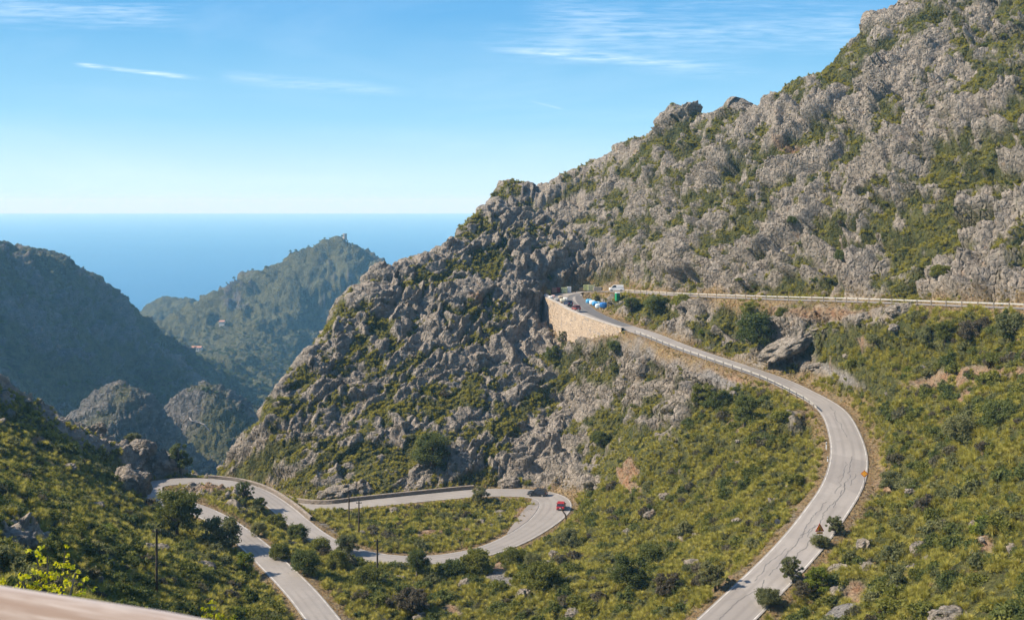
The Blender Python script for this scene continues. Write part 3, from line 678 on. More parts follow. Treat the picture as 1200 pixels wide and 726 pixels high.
# cell areas, for even density on the ground
dU = np.linalg.norm(P1[:, 1:] - P1[:, :-1], axis=-1)[:-1]; dV = np.linalg.norm(P1[1:] - P1[:-1], axis=-1)[:, :-1]
AREA = dU * dV
SHOWN = VIS[:-1, :-1]
for _ in range(3):   # a margin round what is in sight, so that a side step shows no bare ground
    g2 = SHOWN.copy(); st = 7
    g2[st:] |= SHOWN[:-st]; g2[:-st] |= SHOWN[st:]; g2[:, st:] |= SHOWN[:, :-st]; g2[:, :-st] |= SHOWN[:, st:]; SHOWN = g2
def sample(dens, rg):
    """dens: per cell, plants per square metre"""
    lam = (dens * AREA * SHOWN).ravel(); cnt = rg.poisson(lam); c = np.repeat(np.arange(len(cnt)), cnt)
    i = c // (NU - 1); j = c % (NU - 1); a = rg.uniform(0, 1, len(c))[:, None]; b = rg.uniform(0, 1, len(c))[:, None]
    p = P1[i, j] * (1 - a) * (1 - b) + P1[i + 1, j] * a * (1 - b) + P1[i, j + 1] * (1 - a) * b + P1[i + 1, j + 1] * a * b
    return p, nrm1[i, j], i, j
vg_c = veg_g[:-1, :-1]; ov_c = over_g[:-1, :-1]; v0_c = V0_g[:-1, :-1]; yy_c = Y[:-1, :-1]; px_c = (U * F + 600)[:-1, :-1]
row_c = PROJ_R[:-1, :-1]
PC = P1[:-1, :-1].reshape(-1, 3)
patch = fbm(PC / 22.0 + 4, 3, 71).reshape(vg_c.shape); patch2 = fbm(PC / 7.0, 3, 75).reshape(vg_c.shape)
far_ok = (yy_c > 16) & (ov_c > 1.1)
shade_side = (px_c < 640) & (row_c > 430) & (row_c < 520)
wild = (vg_c > .4) * np.where(v0_c > .8, sstep(.2, .4, nrm1[:-1, :-1, 2]), sstep(.40, .62, nrm1[:-1, :-1, 2]))
# grass tufts
rg = np.random.default_rng(11)
dg = wild * far_ok * (0.75 + .5 * (patch2 > .0)) * np.where(v0_c > .8, 1.0, 1.15)
p, n_, i_, j_ = sample(dg, rg)
scl = rg.uniform(.55, 1.25, len(p)) * np.where(v0_c[i_, j_] > .7, 1.05, .82)
g_ = scatter('grass_tufts', p, n_, scl, rg.integers(0, 3, len(p)), TUFTS, rg); tag(g_, 'yellow green tufts of tall coarse grass covering the slopes', kind='stuff')
print('tufts', len(p))
# dry grass on the verges and thin soil
ds = (np.exp(-((ov_c - 2.2) / 1.5) ** 2) * 1.3 + .65 * wild * (v0_c > .8) * (fbm(PC / 6.0, 3, 78).reshape(vg_c.shape) > .14) + .25 * soil.reshape(shape)[:-1, :-1]) * (ov_c > .9) * (yy_c > 60) * (nz.reshape(shape)[:-1, :-1] > .62) * (.35 + .9 * (patch2 > -.1)) * ~under_wall.reshape(shape)[:-1, :-1]
p, n_, i_, j_ = sample(ds, rg)
g_ = scatter('dry_grass', p, n_, rg.uniform(.5, 1.1, len(p)), rg.integers(0, 2, len(p)), STRAW, rg); tag(g_, 'straw coloured dry grass along the road verges', kind='stuff')
print('straw', len(p))
# low shrubs
kinds = ['dark', 'olive', 'mid', 'dry']
SM = [m for k in kinds for m in SHRUBS[k]]
dd = wild * (yy_c > 16) * (ov_c > 2.2) * (0.10 + .12 * (patch > -.05) + .14 * (patch2 > .15)) * np.where(v0_c > .75, 1.3, .30)
p, n_, i_, j_ = sample(dd, rg)
pt = patch[i_, j_]; u = rg.uniform(0, 1, len(p)) + pt * .5
kk = np.where(u < .22, 1, np.where(u < .62, 2, 0)); kk = np.where(rg.uniform(0, 1, len(p)) < .12, 3, kk)
scl = np.exp(rg.normal(-.20, .5, len(p))) * np.where(v0_c[i_, j_] > .75, 1.0, .62)
scl = np.clip(scl, .3, 1.9)
scl = np.minimum(scl, (ov_c[i_, j_] - 1.0) * .62)
g_ = scatter('low_shrubs', p - n_ * .1, n_, scl, kk * 3 + rg.integers(0, 3, len(p)), SM, rg); tag(g_, 'low dark green and olive shrubs massed between the grass tufts', kind='stuff')
print('shrubs', len(p))
# ------------------------------------------------------------------ far hills, sea
FC = [(-150, 262, 780), (-60, 290, 850), (0, 301, 920), (60, 325, 1000), (100, 335, 1050), (132, 347, 1090), (150, 368, 1100), (172, 398, 1090), (200, 428, 1060), (232, 458, 1020), (0, 350, 850), (60, 378, 930), (110, 395, 1000), (0, 400, 790), (60, 425, 850), (125, 445, 930), (180, 465, 990), (0, 440, 740), (-100, 400, 720), (-100, 450, 680), (-60, 480, 620), (230, 480, 990),
      (400, 283, 1900), (385, 288, 1890), (360, 294, 1880), (330, 306, 1850), (300, 321, 1820), (270, 338, 1800), (230, 358, 1780), (205, 372, 1760), (185, 392, 1700), (418, 292, 1910), (436, 305, 1930), (470, 330, 1960), (540, 380, 2000), (190, 358, 2180), (168, 366, 2220), (215, 363, 2160), (160, 372, 2200),
      (235, 395, 1690), (255, 378, 1730), (300, 360, 1740), (350, 346, 1760), (400, 335, 1780), (440, 330, 1790), (292, 378, 1665), (345, 378, 1720), (400, 368, 1770), (440, 362, 1790), (330, 410, 1600), (400, 410, 1700), (280, 420, 1430), (340, 440, 1450), (400, 450, 1560), (240, 420, 1500), (212, 432, 1480), (270, 450, 1250), (310, 470, 1180), (360, 480, 1200), (290, 490, 1000), (250, 470, 1080),
      (140, 444, 600), (120, 447, 600), (98, 459, 600), (80, 482, 600), (158, 447, 602), (175, 455, 604), (195, 473, 604), (215, 500, 605), (150, 464, 588), (115, 475, 585), (185, 480, 588), (140, 520, 560), (65, 512, 590), (240, 449, 690), (205, 456, 690), (222, 451, 690), (268, 453, 690), (286, 470, 692), (300, 500, 690), (215, 475, 675), (270, 490, 668), (235, 520, 640), (235, 495, 655), (190, 530, 640), (290, 530, 640)]
FP = [ray(*c) for c in FC]
FP += [(-560, 1400, -190), (-420, 1350, -215), (-700, 1500, -180), (-500, 1250, -130), (-350, 1200, -205), (-300, 800, -215), (-330, 700, -190), (-230, 640, -185), (-200, 620, -180), (-275, 640, -175), (-260, 760, -225), (-150, 800, -225), (-195, 560, -185), (-260, 540, -170), (-150, 520, -190), (-100, 450, -188), (-200, 440, -190), (-330, 440, -178), (-60, 600, -190), (-110, 680, -200),
       (-800, 2500, -285), (-700, 2350, -280), (-900, 1900, -275), (-1200, 1800, -275), (-600, 1900, -268), (-560, 2100, -262), (-300, 2400, -280), (-200, 2150, -230), (200, 2300, -240), (0, 2600, -290), (-500, 2600, -290), (-850, 2200, -280), (0, 900, -190), (100, 700, -150), (200, 1200, -150), (100, 450, -190), (-500, 1650, -240), (-560, 1560, -235), (-180, 1900, -100), (-100, 2050, -150), (-1100, 1300, -100), (-700, 800, -130), (-560, 900, -75), (-500, 600, -130), (-450, 480, -150), (-430, 2250, -252), (-740, 2150, -268), (-1000, 1500, -170), (-680, 1330, -110)]
FP = np.array(FP, float)
keep = []
for i in range(len(FP)):
    if all((FP[i, 0] - FP[j, 0]) ** 2 + (FP[i, 1] - FP[j, 1]) ** 2 > 50 for j in keep): keep.append(i)
FP = FP[keep]
farf = Field(FP[:, :2], FP[:, 2], -1700, 700, 410, 2720, 10.0, 2e-3, 400.0)
fr = [425.0]
while fr[-1] < 2700: fr.append(fr[-1] * 1.0031)
fr = np.array(fr); fu = np.linspace(-.6, .16, 620)
FU, FY = np.meshgrid(fu, fr); FX = FU * FY; xf2, yf2 = FX.ravel(), FY.ravel(); zf2 = farf(xf2, yf2)
fcx = xf2 / yf2 * F + 600; fcap = -(np.interp(fcx, [395, 402, 418, 436, 460, 520, 600], [284, 286, 295, 307, 323, 350, 400]) - EYE) / F * np.minimum(yf2, 1920) - .5 * np.maximum(0, yf2 - 1930)
zf2 = np.where((fcx > 395) & (yf2 > 1500), np.minimum(zf2, fcap), zf2)
Pf = np.stack([xf2, yf2, zf2], 1); nf = grid_normals(Pf.reshape(len(fr), 620, 3)).reshape(-1, 3)
kf = 1.9
cr2 = np.where(yf2 > 1250, rock_disp(Pf, 5.0) * .75, rock_disp(Pf, kf) * np.where(yf2 < 760, .62, .9)); big = fbm(Pf / 160, 5, 91)
fpx = xf2 / yf2 * F + 600; fpy = EYE - zf2 / yf2 * F
fv = .62 + .5 * fbm(Pf / 60, 4, 95) + .35 * (nf[:, 2] - .75) - .03 * cr2
fv += .25 * sstep(1200, 1350, yf2)
fv -= .12 * ((yf2 > 540) & (yf2 < 740)) 
fveg = sstep(.42, .62, fv)
amp = np.where(fveg > .5, .55, 1.0) * sstep(425, 520, yf2) * (1 - .25 * sstep(1300, 1500, yf2))
Pf = Pf + nf * (cr2 * amp * .9 + (big * 7 + (1 - np.abs(fbm(Pf / 55, 4, 93)) * 2) * 17 - 7) * sstep(620, 900, yf2))[:, None]
Pf = Pf.reshape(len(fr), 620, 3)
Pf[..., 2] = np.maximum(Pf[..., 2], -290)
fh = grid_mesh('hills', Pf, {'veg': fveg}, M_FAR); fh['kind'] = 'structure'
FRW = EYE - Pf[..., 2] / Pf[..., 1] * F
FVIS = FRW <= np.minimum.accumulate(FRW, axis=0) + 1.0
def far_hit(px, py, ymin=430):
    j = int(round(((px - 600) / F - fu[0]) / (fu[1] - fu[0]))); c = FRW[:, j]; k = np.where((c <= py) & (fr > ymin))[0]
    return Vector(Pf[k[0], j]) if len(k) else Vector(Pf[-1, j])
# far woodland, thickened on the far hill to stand in for its shaded face
fa = np.linalg.norm(Pf[:, 1:] - Pf[:, :-1], axis=-1)[:-1] * np.linalg.norm(Pf[1:] - Pf[:-1], axis=-1)[:, :-1]
fveg_c = fveg.reshape(len(fr), 620)[:-1, :-1]; pc = Pf[:-1, :-1]
fpx_c = (FU * F + 600)[:-1, :-1]; frow = FRW[:-1, :-1]
wood = fbm(pc.reshape(-1, 3) / 70, 4, 97).reshape(fveg_c.shape)
SEEN = FVIS[:-1, :-1] & (fpx_c > -60) & (fpx_c < 520) & (pc[..., 2] > -256)
lo_ = frow > np.interp(fpx_c, [150, 200, 285, 350, 430], [396, 402, 370, 350, 333]); lo_ = np.where(pc[..., 1] > 1350, lo_, fpx_c > 120 - (frow - 470) * 1.2)  # on the far hill, dense dark woods below this line imitate shade
dens = fveg_c * np.where(lo_, .016, .0012) * (0.25 + (wood > -.05) * 1.0) * (1 + 1.2 * (pc[..., 1] < 750))
lam = (dens * fa * SEEN).ravel(); cnt = rg.poisson(lam); c_ = np.repeat(np.arange(len(cnt)), cnt)
i_ = c_ // 619; j_ = c_ % 619
p = Pf[i_, j_] + rg.uniform(-1.5, 1.5, (len(c_), 3)) * np.array([1, 1, .2])
scl = np.exp(rg.normal(.75, .35, len(p))) * np.where(p[:, 1] < 750, .55, 1.0)
g_ = scatter('far_woodland', p, np.tile([0, 0, 1.0], (len(p), 1)), scl, rg.integers(0, 3, len(p)), SHRUBS['dark'], rg, .05); tag(g_, 'dark woods and scrub over the distant hills and valley, thickened to imitate a shaded slope', kind='stuff')
print('far', len(p))

# sea
SEA = -260.0
m, t, b, o_ = newmat('sea_water'); g = t.nodes.new('ShaderNodeNewGeometry').outputs['Position']
b.inputs['Roughness'].default_value = .28; b.inputs['IOR'].default_value = 1.33; b.inputs['Specular IOR Level'].default_value = .5
big_ = tnoise(t, tmap(t, g, (.00025, .0011, 1)), 1.0, 5, .6, .5)
t.links.new(mixc_(t, smooth(t, big_, .3, .7), (.010, .11, .26), (.02, .145, .32)), b.inputs['Base Color'])
nb = bump(t, tnoise(t, tmap(t, g, (.03, .05, 1)), 1.0, 8, .65), 2.5); t.links.new(nb, b.inputs['Normal'])
sv = [(-24000, 1200, SEA), (24000, 1200, SEA), (24000, 26000, SEA), (-24000, 26000, SEA)]
nxs = 24; P_ = np.stack(np.meshgrid(np.linspace(-24000, 24000, nxs), np.linspace(1500, 26000, nxs)), -1); P_ = np.dstack([P_, np.full((nxs, nxs), SEA)])
sea = grid_mesh('sea', P_, {}, m, False); sea['kind'] = 'structure'

# ------------------------------------------------------------------ road surfaces
def lerp_at(rd, s):
    s = np.clip(s, 0, len(rd) - 1.001); i = s.astype(int); f = (s - i)[:, None]; return rd[i] * (1 - f) + rd[i + 1] * f
def ribbon(name, k, s0, s1, offs, dz, mat, step=1.0, wob=None, crown=0.0):
    rd = RD[k]; s = np.arange(s0, s1 + 1e-6, step); q = lerp_at(rd, s); lt = lerp_at(np.c_[FR[k][1]], s); lt /= np.linalg.norm(lt, axis=1)[:, None]
    cols = []
    for (a, b) in offs:   # offset = a * half width of its side + b
        w = np.where(a >= 0, q[:, 4], q[:, 3]) if a != 0 else 0
        o = a * w + b
        if wob is not None: o = o + wob
        cols.append(np.c_[q[:, 0] + lt[:, 0] * o, q[:, 1] + lt[:, 1] * o, q[:, 2] + dz - crown * abs(o)])
    P = np.stack(cols, 1); ms = grid_mesh(name, P, {'lat': np.tile([a for a, b in offs], (len(s), 1))}, mat, False); return ms
def asphalt(name, base, dark):
    m, t, b, o = newmat(name); b.inputs['Roughness'].default_value = .85
    g = t.nodes.new('ShaderNodeNewGeometry').outputs['Position']
    c = mixc_(t, smooth(t, tnoise(t, g, .14, 5, .6), .35, .65), base, tuple(x * .86 for x in base))
    c = mixc_(t, smooth(t, tnoise(t, g, 1.3, 6, .65), .55, .75, 0, .4), c, dark)
    la = mth(t, 'ABSOLUTE', attr(t, 'lat')); tr_ = mth(t, 'ABSOLUTE', mth(t, 'SUBTRACT', mth(t, 'ABSOLUTE', mth(t, 'SUBTRACT', la, .48)), .22))
    wv = mth(t, 'MULTIPLY', smooth(t, tr_, .02, .14, .42, 0), smooth(t, tnoise(t, g, .09, 4), .3, .6)); c = mixc_(t, wv, c, dark)
    pt_ = tvor(t, tmap(t, g, (1, .6, 1)), .085, 'F1', 'Color'); c = mixc_(t, smooth(t, pt_, .62, .64, 0, .28), c, dark)
    v = tvor(t, tmap(t, g, (1, 1, .3)), .22, 'DISTANCE_TO_EDGE'); n = tnoise(t, g, .35, 4)
    c = mixc_(t, mth(t, 'MULTIPLY', smooth(t, v, .004, .012, 1, 0), smooth(t, n, .52, .6, 0, .6)), c, dark)
    t.links.new(c, b.inputs['Base Color']); t.links.new(bump(t, tnoise(t, g, 22, 4), .02), b.inputs['Normal']); return m
M_A1 = asphalt('worn_asphalt', (.32, .29, .26), (.19, .17, .155)); M_A2 = asphalt('new_asphalt', (.155, .15, .148), (.10, .10, .10)); M_A3 = asphalt('layby_asphalt', (.30, .265, .235), (.14, .13, .125))
M_LINE = plain('road_paint', (.50, .47, .42), .6, 0, .32, .9)
full = [(x_, 0) for x_ in (-1, -.85, -.7, -.55, -.4, -.25, -.12, 0, .12, .25, .4, .55, .7, .85, 1)]
a_ = ribbon('road', 0, 0, len(RD[0]) - 1, full, 0.0, M_A1, crown=.012); a_['kind'] = 'structure'
a2_ = ribbon('road', 1, 0, len(RD[1]) - 1, full, 0.0, M_A1, crown=.012); a2_['kind'] = 'structure'
def station(k, px, py):
    q = RD[k]; u = q[:, 0] / q[:, 1] * F + 600; v = EYE - q[:, 2] / q[:, 1] * F
    return int(((u - px) ** 2 + (v - py) ** 2).argmin())
sA = station(0, 712, 341.5); sB = station(0, 732, 381)
d_ = ribbon('new_asphalt', 0, sA, sB, [(-1, .1), (-.3, 0), (.25, 0)], .012, M_A2, crown=.012); d_['kind'] = 'structure'
lines = []
def line(k, s0, s1, side, inset=.2, w=.11, nm='road_marking'):
    sg = 1 if side > 0 else -1
    o = ribbon(nm, k, s0, s1, [(sg, -sg * (inset + w)), (sg, -sg * inset)] if sg > 0 else [(sg, inset), (sg, inset + w)], .012, M_LINE, crown=.012); o['kind'] = 'structure'
sR = station(0, 745, 386)
line(0, 0, station(0, 735, 342.5), -1); line(0, sR, len(RD[0]) - 1, 1); line(0, sR, len(RD[0]) - 1, -1); line(0, 0, station(0, 760, 343), 1)
e2 = len(RD[1]) - 1; sD0 = station(1, 608, 629); sD1 = station(1, 636, 580)
line(1, 0, station(1, 240, 600), 1); line(1, 0, station(1, 210, 590), -1, w=.14); line(1, station(1, 236, 563.5), e2 - 30, -1); line(1, station(1, 236, 563.5), e2, 1)
line(1, e2 - 30, e2, -1)
# lay-by inside the lower hairpin, then the broken white line at its edge
s = np.arange(sD0, sD1 + .01, 1.0); t_ = (s - sD0) / (sD1 - sD0)
q = lerp_at(RD[1], s); lt = lerp_at(FR[1][1], s); wid = 2.8 * np.sin(np.clip(t_, 0, 1) * math.pi) ** .8
cols = [np.c_[q[:, 0] - lt[:, 0] * (q[:, 3] + f * wid - .05), q[:, 1] - lt[:, 1] * (q[:, 3] + f * wid - .05), q[:, 2] + .02 + 0 * s] for f in (1, .5, 0)]
lb = grid_mesh('layby', np.stack(cols, 1), {}, M_A3, False); lb['kind'] = 'structure'
# dark sealed cracks that wander over the worn asphalt
M_TAR = plain('crack_sealant', (.11, .105, .10), .7)
def crack(s0, s1, off, seed, amp=.7):
    rg_ = np.random.default_rng(seed); s = np.arange(s0, s1, .35); w = np.cumsum(rg_.normal(0, .16, len(s))); w -= np.linspace(0, w[-1], len(s)); w = np.clip(w * amp + off, -2.1, 2.1)
    q = lerp_at(RD[0], s); lt = lerp_at(FR[0][1], s); lt /= np.linalg.norm(lt, axis=1)[:, None]
    hw = .042 + .018 * rg_.uniform(-1, 1, len(s))
    cols = [np.c_[q[:, 0] + lt[:, 0] * (w + e * hw), q[:, 1] + lt[:, 1] * (w + e * hw), q[:, 2] - .012 * abs(w) + .010] for e in (-1, 1)]
    o = grid_mesh('crack', np.stack(cols, 1), {}, M_TAR, False); o['kind'] = 'structure'
c0 = station(0, 992, 535)
for s0, ln, off, sd in ((0, 22, -.6, 1), (3, 14, .4, 2), (12, 20, -.2, 3), (20, 12, .9, 4), (28, 16, .3, 5), (30, 12, -1.0, 6), (36, 10, 1.2, 7), (45, 14, .5, 8), (-30, 20, -.3, 9), (8, 5, -1.2, 10)):
    crack(c0 + s0, c0 + s0 + ln, off, sd)

# ------------------------------------------------------------------ walls, rails
def wall_strip(name, pts_top, thick, depth, mat, lat, rough=.0, seed=0, nseg=6, lean=0.0):
    """a wall that follows a line: top, both faces, with uneven stones"""
    rg_ = np.random.default_rng(seed); n = len(pts_top); T = np.array(pts_top); Ld = np.array(lat)
    dep = depth if hasattr(depth, '__len__') else np.full(n, depth)
    cols = []
    for f in np.linspace(1, 0, nseg + 1): cols.append(T + np.c_[Ld * (thick / 2 + lean * f * dep[:, None] if np.ndim(dep) else 0), -f * dep])
    for f in np.linspace(0, 1, nseg + 1): cols.append(T + np.c_[-Ld * thick / 2, -f * dep])
    P = np.stack(cols, 1)
    if rough: P[:, :, :2] += rg_.normal(0, rough, P.shape[:2])[..., None] * Ld[:, None]; P[:, :, 2] += rg_.normal(0, rough * .5, P.shape[:2])
    return grid_mesh(name, P, {}, mat, False)
def stone_mat(name, a, b_, scale, mortar=(.3, .27, .23), sy=1.6, bd=.08, jw=.05):
    m, t, b, o = newmat(name); b.inputs['Roughness'].default_value = .9
    g = t.nodes.new('ShaderNodeNewGeometry').outputs['Position']; q = tmap(t, g, (1, 1, sy))
    v = tvor(t, q, scale, 'DISTANCE_TO_EDGE'); c = tvor(t, q, scale, 'F1', 'Color')
    cc = mixc_(t, c, a, b_); cc = mixc_(t, smooth(t, tnoise(t, g, .35, 5), .35, .7, 0, .5), cc, tuple(x * 1.2 for x in a))
    cc = mixc_(t, smooth(t, v, 0, jw, 1, 0), cc, mortar); t.links.new(cc, b.inputs['Base Color'])
    nb = bump(t, smooth(t, v, 0, jw * 1.6), bd); nb = bump(t, tnoise(t, g, 6, 5), .05, 1, nb); t.links.new(nb, b.inputs['Normal']); return m
M_TAN = stone_mat('tan_masonry', (.46, .36, .26), (.34, .27, .20), 1.3, (.24, .19, .145), 1.6, .12, .07); M_GREY = stone_mat('grey_masonry', (.32, .27, .22), (.24, .21, .18), 1.5, (.17, .15, .13)); M_PARA = stone_mat('parapet_stone', (.24, .20, .165), (.18, .155, .13), 2.2, (.12, .105, .09))
M_STONE = plain('wall_stone', (.36, .28, .20), .9, 0, .2, 1.5, .04, 8); M_STONEG = plain('grey_wall_stone', (.27, .24, .21), .9, 0, .2, 1.5, .04, 8)
M_COPE = plain('parapet_coping', (.27, .225, .18), .85, 0, .25, 1.0, .02, 6); M_CONC = plain('concrete', (.42, .38, .33), .85, 0, .15, 1.0, .02, 6)
def offset_line(k, s0, s1, side, extra, dz, step=1.0):
    s = np.arange(s0, s1 + 1e-6, step); q = lerp_at(RD[k], s); lt = lerp_at(FR[k][1], s); lt /= np.linalg.norm(lt, axis=1)[:, None]
    w = (q[:, 4] if side > 0 else q[:, 3]) + extra
    return np.c_[q[:, 0] + side * lt[:, 0] * w, q[:, 1] + side * lt[:, 1] * w, q[:, 2] + dz], lt * side
# the great retaining wall below the upper hairpin
T, LT = offset_line(0, sW0, sW1, 1, .55, .55)
sf = np.linspace(0, 1, len(T))
dep = np.interp(sf, *WD) + 1.2
wall = empty('retaining_wall', Vector(T[len(T) // 2]) - Vector((0, 0, 8))); tag(wall, 'tall tan masonry retaining wall holding up the upper hairpin bend', 'wall')
def reparent(o, par):
    o.parent = par; o.matrix_parent_inverse = Matrix.Translation(-Vector(par.location)); return o
nT = int(len(T) * .1)
reparent(wall_strip('wall_face', T, .9, dep, M_TAN, LT, .03, 3, 22, .10), wall)
reparent(wall_strip('coping', T + np.array([0, 0, .14]), 1.1, .12, M_CONC, LT, .015, 4, 1), wall)
# big proud stones set in the face
sm_ = []
for k in range(3):
    bm = bmesh.new(); bbox(bm, 0, 0, 0, .8, .30, .42, .06)
    for v in bm.verts: v.co += Vector([random.uniform(-.05, .05) for _ in range(3)])
    sm_.append(bm_mesh('stone', bm, M_STONE if k < 2 else M_STONEG))
rg_ = np.random.default_rng(5); cnt = 0
while cnt < 280:
    f = rg_.uniform(.08, .99); i = f * (len(T) - 1); i0 = int(i); a = i - i0; tp = T[i0] * (1 - a) + T[min(i0 + 1, len(T) - 1)] * a; lt = LT[i0]; dpt = np.interp(f, sf, dep); g = round(rg_.uniform(.4, dpt - .3) / .62) * .62
    c_ = np.array([tp[0], tp[1]]) + lt * (.45 + .10 * g)
    o = link('stone', sm_[cnt % 3], wall); o.location = Vector((c_[0], c_[1], tp[2] - g)) - Vector(wall.location)
    o.rotation_euler = (rg_.normal(0, .04), rg_.normal(0, .05), math.atan2(lt[1], lt[0]) + math.pi / 2); s_ = rg_.uniform(.7, 1.15); o.scale = (s_ * rg_.uniform(.8, 1.2), .5, s_); cnt += 1
# low parapets
def parapet(name, k, s0, s1, side, label, h=.75, extra=.45, mat=None):
    T, LT = offset_line(k, s0, s1, side, extra, h); root = empty(name, Vector(T[len(T) // 2]) - Vector((0, 0, h))); tag(root, label, 'wall')
    reparent(wall_strip('masonry', T, .5, h + 1.3, mat or M_PARA, LT, .035, s0, 5), root)
    reparent(wall_strip('coping', T + np.array([0, 0, .10]), .56, .10, M_COPE, LT, .015, s0 + 1, 1), root)
T_ = 0
parapet('parapet_wall', 1, station(1, 556, 577), e2 - 28, 1, 'low stone parapet behind the lowest stretch of road')
parapet('parapet_wall', 1, station(1, 238, 563), station(1, 350, 612), -1, 'low stone parapet along the left bend above the gorge', .5)
# the dry stone revetment under the near bend
T, LT = offset_line(1, station(1, 352, 614), station(1, 398, 643), -1, 1.3, -.35)
M_WOODP = plain('weathered_post', (.17, .14, .11), .85, 0, .3, 3); M_GALV = plain('galvanised_rail', (.46, .43, .38), .5, .3, .15, 2); M_POSTG = plain('rail_post', (.20, .18, .16), .7, .1, .2, 2)
def guard_rail(k, s0, s1, side, label, spacing, extra=.35, hh=.78, railcol=None):
    T, LT = offset_line(k, s0, s1, side, extra, 0, .5); root = empty('guard_rail', Vector(T[len(T) // 2])); tag(root, label, 'guard rail', None)
    # W-shaped beam
    prof = [(0, -.13), (.05, -.09), (.05, -.04), (0, 0), (.05, .04), (.05, .09), (0, .13), (-.03, .12), (-.03, -.12)]
    P = np.stack([T + np.c_[-LT * a, np.full(len(T), hh + b)] for a, b in prof] , 1); reparent(grid_mesh('rail', P, {}, railcol or M_GALV, False), root)
    bm = bmesh.new(); bbox(bm, 0, 0, .30, .12, .14, 1.24, .015); pm = bm_mesh('post', bm, M_POSTG); n = int(spacing * 2)
    for i in range(0, len(T), n):
        o = link('post', pm, root); c_ = T[i, :2] + LT[i] * .10; o.location = Vector((c_[0], c_[1], T[i, 2])) - Vector(root.location); o.rotation_euler = (0, 0, math.atan2(LT[i, 1], LT[i, 0]))
guard_rail(0, station(0, 758, 391), station(0, 975, 482), 1, 'pale metal guard rail on dark posts along the middle road', 3)
guard_rail(0, 0, station(0, 742, 342.5), -1, 'long pale guard rail on posts along the uppermost road', 4)
print('walls done')

# ------------------------------------------------------------------ outcrops and boulders
M_ROCK = M_HILL
def rock_mesh(name, seed, sx, sy, sz, sub=4, amp=.28):
    bm = bmesh.new(); bmesh.ops.create_icosphere(bm, subdivisions=sub, radius=1.0)
    v = np.array([p.co[:] for p in bm.verts], np.float32); n = v.copy()
    v = np.sign(v) * np.abs(v) ** .8
    q = v * np.array([sx, sy, sz]) / max(sx, sy, sz) * 2.2 + seed * 13.7
    f1, f2, i1, t1 = worley(q * .9, seed); g1, g2, i2, t2 = worley(q * 2.4, seed + 1)
    e = (i1 - .5) * .7 + t1 * 2.0 - .35 * np.exp(-((f2 - f1) * 8) ** 2) + (i2 - .5) * .25 + t2 * .6 - .12 * np.exp(-((g2 - g1) * 8) ** 2) + fbm(q * 3, 3, seed) * .15
    v = v * (1 + amp * e)[:, None] * np.array([sx, sy, sz])
    for p, c in zip(bm.verts, v): p.co = c
    return bm_mesh(name, bm, M_ROCK, sub > 3)
def rock_at(name, px, py, w, h, label, cat='rock', seed=1, tilt=0.0, rz=0.0, deep=1.0, sub=4, group=None, sink=.62):
    p = hit(px, py + h * .5); d = p.y; W_ = w / F * d * .5; H_ = h / F * d * .5
    me = rock_mesh(name, seed, W_, W_ * deep, H_, sub); o = link(name, me); o.location = p + Vector((0, W_ * deep * .4, H_ * (1 - sink * 1.3))); o.rotation_euler = (0, R(tilt), R(rz)); tag(o, label, cat, group); return o
